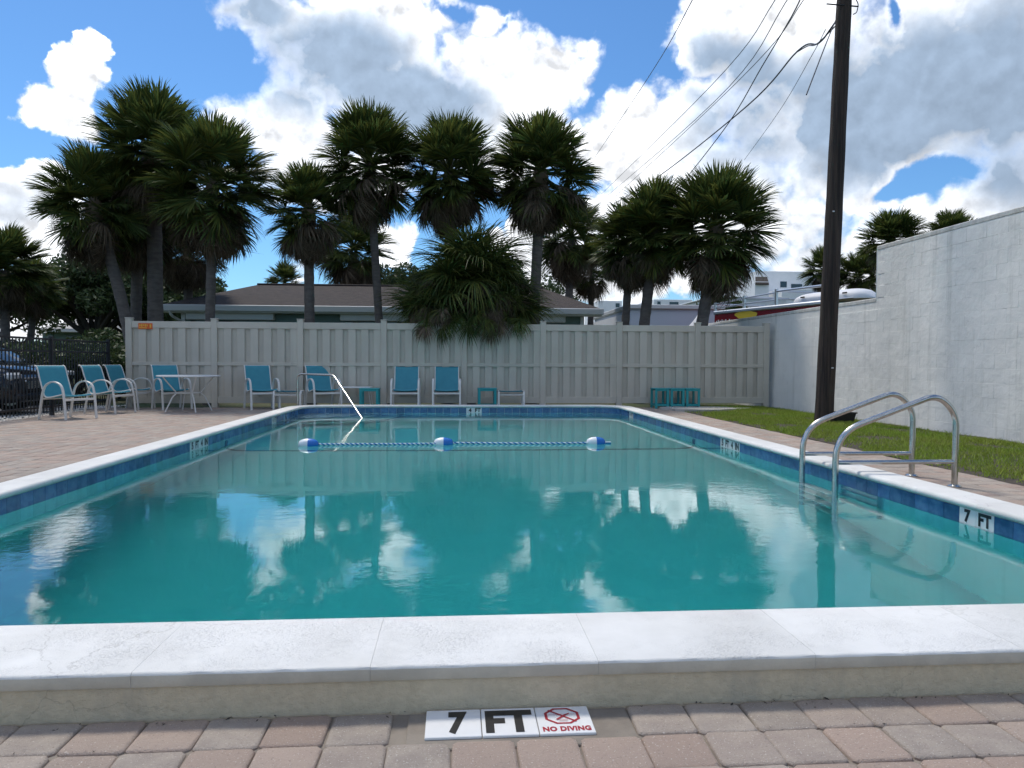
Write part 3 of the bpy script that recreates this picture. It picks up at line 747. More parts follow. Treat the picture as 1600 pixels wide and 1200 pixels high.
# ------------------------------------------------------------------ chairs, ottomans, tables
def chair(label, group=None):
    c = thing('sling_chair', (0, 0, 0), label, 'chair', group)
    # local: +Y is the direction the sitter faces
    W2 = .285
    sl = smooth_path([(.255, .405), (.235, .425), (.15, .412), (-.05, .375), (-.16, .37), (-.215, .40), (-.26, .50), (-.33, .70), (-.375, .84), (-.41, .895), (-.45, .905)], 4)
    sl = [(p[0], p[1]) for p in [Vector((a, b_, 0)) for a, b_ in [(q_[0], q_[1]) for q_ in [(v.x, v.y) for v in smooth_path([(y_, z_, 0) for y_, z_ in [(.255, .405), (.235, .425), (.15, .412), (-.05, .375), (-.16, .37), (-.215, .40), (-.26, .50), (-.33, .70), (-.375, .84), (-.41, .895), (-.45, .905)]], 4)]]]]
    b = MB(); n = 7; vs = []
    for (y_, z_) in sl:
        for k in range(n):
            u = -1 + 2 * k / (n - 1); vs.append((u * (W2 - .03), y_ - .012 * (1 - u * u) * (1 if z_ > .45 else 0), z_ - .014 * (1 - u * u) * (1 if z_ < .45 else 0)))
    L = len(sl); fs = [(i * n + k, i * n + k + 1, (i + 1) * n + k + 1, (i + 1) * n + k) for i in range(L - 1) for k in range(n - 1)]
    # thickness
    vs2 = [(x, y_ + .003, z_ - .004) for x, y_, z_ in vs]; o_ = len(vs)
    b.add(vs + vs2, fs + [tuple(i + o_ for i in f[::-1]) for f in fs]); b.build('sling', 'sling', c, True)
    for s in (-1, 1):
        b = MB(); b.tube([(s * (W2 - .028), y_, z_) for y_, z_ in sl], .012, 8); b.build('sling_rail', 'white_frame', c, True)
        side = smooth_path([(.315, 0), (.30, .2), (.275, .42), (.245, .53), (.18, .60), (.06, .628), (-.06, .615), (-.16, .56), (-.215, .45), (-.26, .25), (-.31, 0)], 4) if False else None
        pts = smooth_path([(s * W2, y_, z_) for y_, z_ in [(.33, 0), (.305, .25), (.275, .46), (.235, .56), (.16, .615), (.04, .635), (-.08, .61), (-.17, .54), (-.225, .42), (-.27, .22), (-.315, 0)]], 4)
        b = MB(); b.tube(pts, .02, 10, flat=(.021, .0125), side=(1, 0, 0)); b.build('arm_and_leg_frame', 'white_frame', c, True)
    b = MB(); b.tube([(-W2, .295, .335), (W2, .295, .335)], .014, 8, flat=(.02, .012), side=(0, 0, 1)); b.build('crossbar', 'white_frame', c, True)
    b = MB(); b.tube([(-W2, -.24, .345), (W2, -.24, .345)], .014, 8); b.build('crossbar', 'white_frame', c, True)
    b = MB(); b.tube([(-W2 + .03, -.452, .9), (W2 - .03, -.452, .9)], .011, 8); b.build('top_bar', 'white_frame', c, True)
    return c
base_chair = chair('turquoise sling chair standing alone in front of the black fence')
def put_chair(px, py, deg, label, y=None, first=False, group=None):
    p = gz(px, py, 0) if y is None else gy(px, 600, y)
    c = base_chair if first else copy_tree(base_chair)
    c.location = (p.x, p.y, 0); c.rotation_euler = (0, 0, R(deg)); c['label'] = label
    if group: c['group'] = group
    return c
# rotation 180 faces the camera (-Y); facing +X is -90
G = 'turquoise sling chairs round the pool'
put_chair(106, 654, -116, 'turquoise sling chair standing alone in front of the black fence, beside a side-by-side pair', None, True, G)
put_chair(172, 645, -103, 'turquoise sling chair of the side-by-side pair, the one next to the lone chair', None, False, G)
put_chair(206, 639, -100, 'turquoise sling chair of the side-by-side pair, the one next to the round table', None, False, G)
put_chair(268, 638, -140, 'turquoise sling chair behind the round white table', 15.75, False, G)
put_chair(409, 640, -152, 'turquoise sling chair between the round table and the white footstool', 15.75, False, G)
put_chair(505, 640, -152, 'turquoise sling chair behind the bent steel handrail', 15.85, False, G)
put_chair(634, 640, 180, 'turquoise sling chair next to a teal side table and small white table', 15.85, False, G)
put_chair(698, 640, 180, 'turquoise sling chair under the young palm fringe, closest to the 4 FT mark', 15.85, False, G)

def ottoman(px, y, label):
    p = gy(px, 600, y); c = thing('footstool', (p.x, p.y, 0), label, 'footstool', 'sling footstools along the fence', R(180))
    W2, D2 = .27, .2
    for s in (-1, 1):
        pts = fillet([(s * W2, D2 + .03, 0), (s * W2, D2, .38), (s * W2, -D2, .38), (s * W2, -D2 - .03, 0)], .08, 5)
        b = MB(); b.tube(pts, .02, 10, flat=(.02, .012), side=(1, 0, 0)); b.build('leg_frame', 'white_frame', c, True)
    for yy in (-D2 - .005, D2 + .005):
        b = MB(); b.tube([(-W2, yy, .30), (W2, yy, .30)], .013, 8); b.build('crossbar', 'white_frame', c, True)
    b = MB(); n = 9; vs = []
    for j in range(7):
        for k in range(n):
            u = -1 + 2 * k / (n - 1); vs.append((u * (W2 - .012), -D2 + 2 * D2 * j / 6, .385 - .018 * (1 - u * u) ** .6 * .6))
    fs = [(i * n + k, i * n + k + 1, (i + 1) * n + k + 1, (i + 1) * n + k) for i in range(6) for k in range(n - 1)]
    vs2 = [(x, yy, z - .012) for x, yy, z in vs]; L = len(vs)
    b.add(vs + vs2, fs + [tuple(i + L for i in f[::-1]) for f in fs]); b.build('sling', 'sling', c, True)
ottoman(452, 15.72, 'white framed sling footstool beside the chair by the handrail')
ottoman(798, 15.85, 'white framed sling footstool beside a lone teal side table')

# round table
p = gy(295, 600, 15.0); rt = thing('round_table', (p.x, p.y, 0), 'round white patio table with splayed bent legs', 'table')
b = MB(); b.lathe([(.55, .685), (.585, .69), (.592, .70), (.585, .712), (.57, .716)], n=40); b.build('table_top', 'table_white', rt, True)
for k in range(4):
    a = R(35 + 90 * k); d = Vector((math.cos(a), math.sin(a), 0))
    b = MB(); b.tube(fillet([d * .48 + Vector((0, 0, .685)), d * .22 + Vector((0, 0, .36)), d * .30 + Vector((0, 0, .30)), d * .44 + Vector((0, 0, 0))], .1, 5), .0135, 8); b.build('leg', 'white_frame', rt, True)
b = MB(); b.tube([(.235 * math.cos(R(a)), .235 * math.sin(R(a)), .37) for a in range(0, 361, 15)], .010, 6); b.build('brace_ring', 'white_frame', rt, True)
# small white folding table
p = gy(556, 606, 15.95); st = thing('small_table', (p.x, p.y, 0), 'low white table with thin splayed legs behind a teal side table', 'table')
b = MB(); b.box((-.33, -.22, .44), (.33, .22, .462), .006); b.build('table_top', 'table_white', st)
for s in (-1, 1):
    for s2 in (-1, 1):
        b = MB(); b.tube([(s * .28, s2 * .17, .44), (s * .34, s2 * .2, 0)], .0095, 8); b.build('leg', 'white_frame', st, True)
# teal side tables
def side_table(px, y, label, w=.39, h=.445):
    p = gy(px, 600, y); c = thing('side_table', (p.x, p.y, 0), label, 'side table', 'teal side tables')
    e = w / 2; d = .2; L = .052
    n = 5; sw = 2 * d / n
    for k in range(n): part('slat', (-e - .01, -d + k * sw + .003, h - .022), (e + .01, -d + (k + 1) * sw - .003, h), 'teal_plastic', c, .004)
    for s in (-1, 1):
        for s2 in (-1, 1):
            part('leg', (s * e - (L if s > 0 else 0), s2 * d - (.03 if s2 > 0 else 0), 0), (s * e + (0 if s > 0 else L), s2 * d + (0 if s2 > 0 else .03), h - .023), 'teal_plastic', c, .004)
    for s2 in (-1, 1):
        part('rail', (-e + L + .001, s2 * (d - .015) - .011, .055), (e - L - .001, s2 * (d - .015) + .011, .10), 'teal_plastic', c, .004)
        part('apron', (-e + L + .001, s2 * (d - .015) - .009, h - .062), (e - L - .001, s2 * (d - .015) + .009, h - .024), 'teal_plastic', c, .004)
    for s in (-1, 1): part('rail', (s * (e - .026) - .012, -d + .031, .055), (s * (e - .026) + .012, d - .031, .10), 'teal_plastic', c, .004)
side_table(578, 15.6, 'teal plastic side table in front of the small white table')
side_table(761, 15.8, 'teal plastic side table beside the lone footstool')
side_table(1031, 15.95, 'teal side table in a row of three, the end one next to the pool corner', .31)
side_table(1055, 15.95, 'teal side table in a row of three, the middle one', .31)
side_table(1079, 15.95, 'teal side table in a row of three, the end one towards the lawn', .31)

# ------------------------------------------------------------------ block wall
wl = thing('block_wall', (RIGHT_X, 12, 0), 'white painted concrete block wall stepping up in height beside the lawn', 'wall')
zlow, zhigh, ystep = 2.14, 3.03, gx(1368, 420, RIGHT_X).y
b = MB(); b.box((.022, -8.0, -.1), (.2, 9.5, zlow - .03)); b.build('core', 'wall_paint', wl)
b = MB(); b.box((.023, -8.0, zlow - .03), (.199, ystep - 12 - .01, zhigh - .03)); b.build('core', 'wall_paint', wl)
bw, bh = .40, .20
bmesh_ = []
for i in range(3):
    b = MB(); b.box((.0165, -bw / 2 + .0003, -bh / 2 + .0003), (.06, bw / 2 - .0003, bh / 2 - .0003), .0009 + .0008 * i); bmesh_.append(b.mesh('block', 'wall_paint', True))
cnt = 0
for r_ in range(16):
    z = .04 + bh * (r_ + .5) - .1
    for k in range(46):
        y = 6.6 + bw * (k + .5 * (r_ % 2))
        top = z + bh / 2
        lim = (zhigh if y + bw / 2 < ystep + .01 else zlow)
        if top > lim - .02 or y > 21: continue
        if cnt >= 520: continue
        o = link('block', random.choice(bmesh_), wl); o.location = (random.gauss(0, .0006), y - 12, z); o.rotation_euler = (random.gauss(0, .001), 0, random.gauss(0, .001)); cnt += 1
part('wall_cap', (.0135, ystep - 12, zlow - .075), (.205, 9.5, zlow), 'wall_cap', wl, .012)
part('wall_cap', (.0135, -8.0, zhigh - .075), (.205, ystep - 12, zhigh), 'wall_cap', wl, .012)
part('step_end', (.0145, ystep - 12 - .012, zlow - .06), (.203, ystep - 12 + .006, zhigh - .07), 'wall_paint', wl, .008)

# ------------------------------------------------------------------ lawn
lawn = MB(); gx0, gx1 = 4.70, RIGHT_X + .02
nx, ny = 14, 60; vs = []
for j in range(ny + 1):
    for i in range(nx + 1):
        x = gx0 + (gx1 - gx0) * i / nx; y = -1 + (FENCE_Y + .3 + 1) * j / ny
        vs.append((x, y, -.006 + .03 * math.sin(i / nx * math.pi) + .006 * math.sin(x * 5 + y * 3)))
lawn.add(vs, [(j * (nx + 1) + i, j * (nx + 1) + i + 1, (j + 1) * (nx + 1) + i + 1, (j + 1) * (nx + 1) + i) for j in range(ny) for i in range(nx)])
lawn = lawn.build('lawn', 'soil', None, True); tag(lawn, kind='structure')
N = 90000
x = rng.uniform(gx0 - .03, gx1 - .03, N); y = rng.uniform(3.5, FENCE_Y - .1, N)
dens_ = .55 + .45 * np.sin(x * 2.3 + 1.3 * np.sin(y * 1.1)) * np.sin(y * 1.7 + x)
bare = (np.hypot((x - 4.9) / 1.0, (y - 15.2) / .9) < 1) | ((gx1 - x) < .18 + .16 * np.abs(np.sin(y * 2.1)))
bare |= np.hypot(x - 6.25, y - 12.5) < .22
bare |= (x - gx0) < .04 + .09 * np.sin(y * 2.3) + .07 * np.sin(y * 6.7 + 1) + .04 * np.sin(y * 17)
for bx_, by_, br_ in ((5.6, 9.3, .3), (6.3, 8.2, .25), (5.2, 11.2, .28), (6.6, 10.4, .35), (5.9, 13.6, .3)): bare |= np.hypot(x - bx_, (y - by_) * .8) < br_ * (.8 + .3 * np.sin(x * 9 + y * 7))
keep = (rng.uniform(0, 1, N) < np.clip(dens_ + .45, .3, 1)) & (~bare | (rng.uniform(0, 1, N) < .12)); x, y = x[keep], y[keep]; n = len(x)
z = -.006 + .03 * np.sin((x - gx0) / (gx1 - gx0) * np.pi)
h = rng.uniform(.018, .06, n); a = rng.uniform(0, 6.283, n); w = rng.uniform(.003, .006, n); le = rng.uniform(.2, 1.1, n) * h; la = rng.uniform(0, 6.283, n)
V = np.zeros((n, 3, 3)); V[:, 0] = np.stack([x - np.cos(a) * w, y - np.sin(a) * w, z], 1); V[:, 1] = np.stack([x + np.cos(a) * w, y + np.sin(a) * w, z], 1)
V[:, 2] = np.stack([x + np.cos(la) * le, y + np.sin(la) * le, z + h], 1)
o = np_mesh('grass', V.reshape(-1, 3), np.arange(3 * n).reshape(-1, 3), 'grass_blade'); tag(o, 'short green lawn grass between the deck and the white wall', 'grass', kind='stuff')
# worn concrete pad by the fence
b = MB(); c0 = gz(1120, 641, 0); pts = []
for k in range(26):
    a_ = 2 * math.pi * k / 26; rr = 1 + .12 * math.sin(3 * a_ + 1) + .06 * math.sin(7 * a_); pts.append((5.3 + .95 * rr * math.cos(a_), 15.35 + .55 * rr * math.sin(a_)))
b.add([(x_, y_, .045) for x_, y_ in pts] + [(x_, y_, -.02) for x_, y_ in pts], [tuple(range(26))] + [(26 + i, 26 + (i + 1) % 26, (i + 1) % 26, i) for i in range(26)])
tag(b.build('concrete_pad', 'concrete'), 'worn pale concrete patch beside the lawn near the three teal side tables', 'concrete pad', kind='structure')

# ------------------------------------------------------------------ utility pole, planter, wires
pb_ = gz(1287, 662, 0); dpx = 12.5
ptop = gy(1322, -60, pb_.y)
dirp = (ptop - pb_) / (ptop.z - pb_.z)
ptop2 = pb_ + dirp * 9.6
up_ = thing('utility_pole', pb_, 'dark weathered wooden utility pole leaning slightly beside the white wall', 'pole')
b = MB(); L = 26
rings = [pb_ + dirp * (9.6 * k / L - .3) - pb_ for k in range(L + 1)]
b.tube(rings, [.152 - .045 * k / L + .003 * math.sin(k * 2.1) for k in range(L + 1)], 20); b.build('shaft', 'pole_wood', up_, True)
for (px, py, w_, h_) in ((1301, 575, .04, .02), (1303, 330, .03, .02)):
    c_ = gy(px, py, pb_.y - .15) - pb_; b = MB(); b.box((c_.x - w_ / 2, c_.y, c_.z - h_ / 2), (c_.x + w_ / 2, c_.y + .03, c_.z + h_ / 2), .004); b.build('tag_plate', 'aluminium', up_)
hk = gy(1316, 12, pb_.y) - pb_
for dz in (0, .16):
    b = MB(); b.tube([hk + Vector((-.32, -.10, dz)), hk + Vector((.22, -.1, dz - .02))], .012, 8); b.build('bracket', 'black_metal', up_, True)
b = MB(); b.tube(fillet([hk + Vector((.12, -.12, .15)), hk + Vector((.2, -.14, .0)), hk + Vector((.17, -.14, -.14)), hk + Vector((.12, -.12, -.16))], .05, 4), .008, 6); b.build('cable_loop', 'wire', up_, True)
def wire(pts, r, label):
    b = MB(); P3 = [gy(px, py, y) for px, py, y in pts]; b.tube(smooth_path(P3, 8), r, 6)
    tag(b.build('power_line', 'wire', None, True), label, 'cable', 'overhead cables')
wire([(1340, -20, 12.3), (1300, 42, 12.9), (1278, 68, 13.8), (1246, 80, 15), (1168, 165, 19), (1030, 275, 28), (960, 318, 36)], .017, 'thick black overhead cable bundle tied to the utility pole')
wire([(1310, 36, 12.9), (1290, 56, 13.3), (1274, 70, 13.9), (1262, 72, 14.6), (1246, 81, 15.1)], .011, 'short slack cable loop tied to the thick bundle near the pole')
wire([(1262, -30, 13), (1240, 20, 14.2), (1190, 105, 17), (1140, 190, 20), (1075, 275, 24), (1060, 290, 25)], .014, 'black overhead cable crossing the thick bundle above the palms')
wire([(1308, 26, 12.4), (1290, 70, 11.6), (1260, 148, 10.2)], .010, 'short black cable tail hanging loose from the pole')
wire([(1290, 46, 13), (1270, 84, 14), (1220, 170, 19), (1163, 250, 25)], .007, 'thin black service wire dropping from the bundle behind a palm crown')
wire([(1232, -30, 16), (1110, 135, 28), (940, 303, 60)], .013, 'thin grey overhead line, the upper one of three parallel lines')
wire([(1250, -30, 16), (1115, 160, 28), (950, 305, 60)], .013, 'thin grey overhead line, the middle one of three parallel lines')
wire([(1278, -30, 16), (1150, 130, 28), (958, 310, 60)], .013, 'thin grey overhead line, the lower one of three parallel lines')
wire([(1098, -30, 16), (1020, 110, 27), (930, 245, 50)], .014, 'thin dark overhead line standing apart over the blue sky gap')
pt = gz(1324, 664, 0); pl = thing('planter', (pt.x, pt.y + .35, 0), 'black plastic planter tray on the soil beside the utility pole', 'planter')
b = MB(); w, d, h = .26, .15, .17
ou = lambda e, z: [(-w - e, -d - e, z), (w + e, -d - e, z), (w + e, d + e, z), (-w - e, d + e, z)]
vs = ou(-.03, 0) + ou(0, h) + ou(.015, h) + ou(.015, h + .02) + ou(-.012, h + .02) + ou(-.03, h - .04)
b.add(vs, [(l * 4 + k, l * 4 + (k + 1) % 4, l * 4 + 4 + (k + 1) % 4, l * 4 + 4 + k) for l in range(5) for k in range(4)] + [(3, 2, 1, 0)]); b.build('tray', 'planter_black', pl)
b = MB(); b.add(ou(-.028, h - .035), [(0, 1, 2, 3)]); b.build('soil', 'soil', pl)

# ------------------------------------------------------------------ palms
def leaf_mesh(seed, dead=False, lp=.52, lb=.53, nseg=56, dm=1):
    r = np.random.default_rng(seed); b = MB()
    droop = (.60 if dead else .13 * dm) * r.uniform(.8, 1.25)
    # petiole with costa curve
    pts = [(u * lp, 0, -.05 * u * u) for u in np.linspace(0, 1, 5)]
    b.tube(pts, [.016, .013, .011, .009, .008], 4, cap=False)
    hub = np.array([lp, 0, -.05])
    am = R(118 if not dead else 95)
    for i in range(nseg):
        u = -1 + 2 * (i + .5) / nseg; a = u * am + r.normal(0, .03)
        if dead: a *= .72
        L = lb * (.72 + .28 * math.cos(a)) * r.uniform(.86, 1.08)
        cost = .20 * max(0, math.cos(a)) * lb
        st = hub + np.array([cost, 0, -.35 * cost])
        d = np.array([math.cos(a), math.sin(a), .30 * abs(math.sin(a)) - .10]); d /= np.linalg.norm(d)
        sidev = np.cross(d, [0, 0, 1]); sidev /= np.linalg.norm(sidev)
        tw = r.normal(0, .35); nrm = np.cross(sidev, d); sv = sidev * math.cos(tw) + nrm * math.sin(tw)
        dr = droop * r.uniform(.5, 1.7); sw = r.normal(0, .05)
        wmax = (.0125 if not dead else .0120) * r.uniform(.8, 1.2)
        vs = []
        for k, (uu, wf) in enumerate(((0, .35), (.3, .95), (.55, 1.0), (.8, .62))):
            p_ = st + d * (L * uu) + np.array([0, 0, -dr * L * uu ** 2.2]) + sidev * (sw * L * uu * uu)
            vs += [tuple(p_ - sv * wmax * wf), tuple(p_ + sv * wmax * wf)]
        p_ = st + d * L * .97 + np.array([0, 0, -dr * L * 1.15]) + sidev * (sw * L); vs.append(tuple(p_))
        b.add(vs, [(0, 1, 3, 2), (2, 3, 5, 4), (4, 5, 7, 6), (6, 7, 8)])
    return b
LIVE = [leaf_mesh(i) for i in range(6)]; DEAD = [leaf_mesh(50 + i, True) for i in range(5)]
LIVE_M = [b_.mesh('frond', 'palm_leaf') for b_ in LIVE]; DEAD_M = [b_.mesh('dead_frond', 'palm_dead') for b_ in DEAD]
def frond_frames(nl, nd, r, full):
    out = []
    for i in range(nl):
        u = (i + .5) / nl; el = R(86 - 126 * u ** .9 + r.normal(0, 7 + 8 * u)); az_ = i * 2.39996 + r.normal(0, .25); out.append((False, az_, el, r.normal(0, .35), r.uniform(.9, 1.05)))
    for i in range(nd):
        u = (i + .5) / nd; el = R(-16 - 60 * u ** .85 + r.normal(0, 15)); az_ = i * 2.39996 + 1 + r.normal(0, .3); out.append((True, az_, el, r.normal(0, .4), r.uniform(.62, .94)))
    return out
def frond_matrix(az_, el, roll, s):
    return Matrix.Rotation(az_, 4, 'Z') @ Matrix.Rotation(-el, 4, 'Y') @ Matrix.Rotation(roll, 4, 'X') @ Matrix.Scale(s, 4)
def trunk_mesh(b, p0, p1, r0, r1, bend=0, n=14, rings=34):
    p0, p1 = Vector(p0), Vector(p1); d = p1 - p0; sd_ = Vector((1, 0, 0)); pts, rs = [], []
    for i in range(rings + 1):
        u = i / rings; pts.append(p0 + d * u + sd_ * bend * math.sin(math.pi * u)); rs.append((r0 * (1 + .25 * max(0, 1 - u * 9)) * (1 - u) + r1 * u) * (1 + .045 * (i % 2) + .02 * math.sin(i * 1.7)))
    b.tube(pts, rs, n)
pseed = [100]
def palm(cx, cy, rpx, bx, Y, label, tw=14, nl=46, nd=24, far=False, sy=1.0, group='cabbage palms behind the fence', bend=0, trunk=True, base_y=505):
    pseed[0] += 1; r = np.random.default_rng(pseed[0])
    cy += .2 * rpx; c = gy(cx, cy, Y); base_ = gy(bx, base_y, Y); dist = (c - CAM).dot(Fw); Rm = rpx * 1.1 * dist / FPX
    # extrapolate the trunk to the ground
    u = (c.z - 0) / max(c.z - base_.z, .5); foot = c + (base_ - c) * min(u, 2.2); foot.z = -.1; foot.y = Y
    lean = (base_.x - c.x) / (c.z - base_.z) if c.z - base_.z > .5 else 0
    foot.x = base_.x + lean * base_.z * .6
    t_ = thing('palm_tree', (foot.x, Y, 0), label, 'palm tree', group)
    o_ = Vector((foot.x, Y, 0)); ct = c - o_
    rt_ = tw * dist / FPX / 2
    if trunk:
        b = MB(); trunk_mesh(b, (0, 0, -.1), ct - Vector((0, 0, .1)), rt_ * 1.08, rt_ * .95, bend); b.build('trunk', 'palm_trunk', t_, True)
    s = Rm / 1.02
    b = MB(); b.lathe([(rt_ * .9, -.45 * Rm), (rt_ * 1.5, -.3 * Rm), (rt_ * 1.6, -.1 * Rm), (rt_ * 1.2, .06 * Rm), (.04, .2 * Rm)], ct, 12)
    fr = frond_frames(int(nl * r.uniform(1.7, 2.0)), int(nd * r.uniform(.9, 1.8)), r, True)
    if not far:
        cr = b.build('crown', 'palm_dead', t_, True)
        for dead, a_, e_, ro, sc in fr:
            me = (DEAD_M if dead else LIVE_M)[r.integers(5)]
            o = link('dead_frond' if dead else 'frond', me, cr); mm = frond_matrix(a_, e_, ro, sc * s); mm.translation = ct + Vector((0, 0, (-.2 if dead else .0) * Rm + (.08 * Rm * math.sin(e_) if not dead else 0)))
            if sy != 1: mm.translation.z -= 0
            o.matrix_local = mm
    else:
        for nm, isd, ms, mn in (('crown', False, LIVE, 'palm_leaf'), ('dead_fronds', True, DEAD, 'palm_dead')):
            b = MB()
            for dead, a_, e_, ro, sc in fr:
                if dead != isd: continue
                src = ms[r.integers(len(ms))]; mm = frond_matrix(a_, e_, ro, sc * s); mm.translation = ct + Vector((0, 0, -.12 * Rm if dead else 0))
                V = np.array(src.v) @ np.array(mm.to_3x3()).T + np.array(mm.translation); b.add(V.tolist(), src.f)
            if b.v: b.build(nm, mn, t_)
    return t_
palm(240, 224, 86, 243, 19.6, 'tallest cabbage palm with a thick grey trunk behind the corner of the vinyl fence', 22, 50, 26)
palm(332, 272, 92, 327, 18.2, 'cabbage palm whose thin trunk stands in front of the house roof hip', 14, 50, 26)
palm(148, 306, 78, 207, 19.0, 'cabbage palm with a trunk leaning outward over the car park', 17, 48, 24, bend=.12, base_y=540)
palm(216, 322, 76, 211, 20.6, 'cabbage palm half hidden between the leaning palm and the tallest palm', 16, 40, 24)
palm(482, 318, 66, 484, 18.4, 'short cabbage palm with sparse ragged crown in front of the house roof', 15, 34, 24)
palm(578, 245, 78, 595, 18.8, 'slim cabbage palm with its trunk before the white window shutter', 12, 48, 24)
palm(703, 258, 78, 700, 18.6, 'cabbage palm rising out of the bushy young palm', 15, 50, 28)
palm(845, 255, 79, 832, 18.6, 'cabbage palm with long dead skirt beside the bushy young palm', 16, 48, 32)
palm(985, 372, 58, 975, 19.2, 'small cabbage palm with a thin straight trunk beside the flat-roofed outbuilding', 12, 40, 22)
palm(1022, 352, 70, 1003, 18.8, 'cabbage palm with curved trunk in front of the flat-roofed outbuilding', 16, 44, 24)
palm(1120, 344, 86, 1091, 18.0, 'broad full-crowned cabbage palm with its trunk closest to the red truck', 18, 54, 34)
palm(893, 358, 62, 886, 27.5, 'cabbage palm with thin grey trunk behind the house roof', 12, 38, 26, True)
palm(925, 418, 40, 922, 29, 'small yellowish palm crown at the end of the house roof', 9, 34, 20, True)
palm(552, 378, 60, 556, 29, 'dark drooping palm behind the house between two slim trunks', 12, 32, 34, True)
palm(292, 378, 56, 296, 23.5, 'dark drooping palm half hidden behind the thin-trunked palm', 13, 30, 40, True)
palm(445, 436, 30, 445, 33, 'low palm top showing over the roof ridge', 9, 30, 10, True)
palm(1392, 368, 46, 1392, 26, 'palm rising behind the stepped end of the white wall', 11, 40, 16, True, group='palms behind the white wall')
palm(1486, 362, 40, 1486, 25, 'palm top just showing over the high part of the white wall', 10, 34, 10, True, group='palms behind the white wall')
palm(1288, 415, 34, 1288, 30, 'palm crown half hidden behind the utility pole', 9, 34, 14, True, group='palms behind the white wall')
palm(1342, 425, 36, 1342, 29, 'bushy dark palm between the utility pole and the stepped wall', 10, 36, 18, True, group='palms behind the white wall')
palm(6, 405, 62, 8, 24, 'cabbage palm with full green crown rising behind the parked cars', 13, 44, 26, True, group='palms over the car park')
palm(50, 440, 44, 38, 27, 'small palm over the car park beside the broad oak', 10, 38, 22, True, group='palms over the car park', bend=.2)
palm(-90, 380, 70, -88, 25, 'tall palm standing past the parked car', 14, 44, 26, True, group='palms over the car park')
# trunkless young palm hanging over the fence
yp = gy(733, 500, 17.15); t_ = thing('young_palm', (yp.x, 17.15, 0), 'bushy trunkless young palm with fronds draping over the vinyl fence', 'palm tree')
b = MB(); b.lathe([(.16, 0), (.24, .8), (.28, 1.4), (.18, 1.9), (.05, 2.2)], n=12); cr = b.build('crown', 'palm_dead', t_, True)
r = np.random.default_rng(5)
GRASSY = [leaf_mesh(80 + i, False, .50, .70, 44, 3.6) for i in range(5)]; GRASSY_M = [b_.mesh('frond', 'palm_leaf') for b_ in GRASSY]
ci = 0
for (ox, oz, nn_, sc_) in ((-.78, 2.05, 40, .95), (-.42, 2.5, 44, 1.0), (0, 2.95, 60, 1.15), (.42, 2.55, 44, 1.0), (.78, 2.05, 40, .92), (-.3, 2.1, 40, .95), (.35, 2.15, 40, .95)):
    for i in range(nn_):
        u = (i + .5) / nn_; e_ = R(82 - 96 * u ** .8 + r.normal(0, 11)); a_ = i * 2.39996 + ci + r.normal(0, .3); dead = u > .7 and r.uniform() < .35
        if math.sin(a_) < 0 and oz < 2.4 and e_ < R(20): e_ = R(20) + abs(r.normal(0, .15))
        o = link('dead_frond' if dead else 'frond', (DEAD_M if dead else GRASSY_M)[r.integers(5)], cr)
        mm = frond_matrix(a_, e_, r.normal(0, .3), sc_ * r.uniform(.85, 1.15)); mm.translation = Vector((ox + r.normal(0, .08), r.normal(0, .1) + .1, oz)); o.matrix_local = mm
    ci += 1.1
for i in range(40):
    dead = r.uniform() < .5; o = link('dead_frond' if dead else 'frond', (DEAD_M if dead else GRASSY_M)[r.integers(5)], cr)
    mm = frond_matrix(-math.pi / 2 + r.normal(0, .35), R(r.uniform(-42, -8)), r.normal(0, .3), r.uniform(.5, .72)); mm.translation = Vector((r.uniform(-1.0, 1.0), -.62 + r.normal(0, .08), 2.12 + r.normal(0, .08))); o.matrix_local = mm

# ------------------------------------------------------------------ broadleaf trees
def leaf_cloud(name, centres, radii, n, size, matname, parent, seed):
    r = np.random.default_rng(seed); C = np.array(centres); Rr = np.array(radii); pr = Rr ** 2 / (Rr ** 2).sum()
    k = r.choice(len(C), n, p=pr); d = r.normal(0, 1, (n, 3)); d /= np.linalg.norm(d, axis=1)[:, None]
    rad = Rr[k] * r.uniform(.25, 1, n) ** .5; c = C[k] + d * rad[:, None] * np.array([1, 1, .78])
    a = r.normal(0, 1, (n, 3)); a /= np.linalg.norm(a, axis=1)[:, None]; b_ = np.cross(a, r.normal(0, 1, (n, 3))); b_ /= np.linalg.norm(b_, axis=1)[:, None]
    s = size * r.uniform(.6, 1.4, n)[:, None]
    V = np.stack([c - a * s, c + b_ * s * .42, c + a * s, c - b_ * s * .42], 1).reshape(-1, 3)
    return np_mesh(name, V, np.arange(4 * n).reshape(-1, 4), matname, parent)
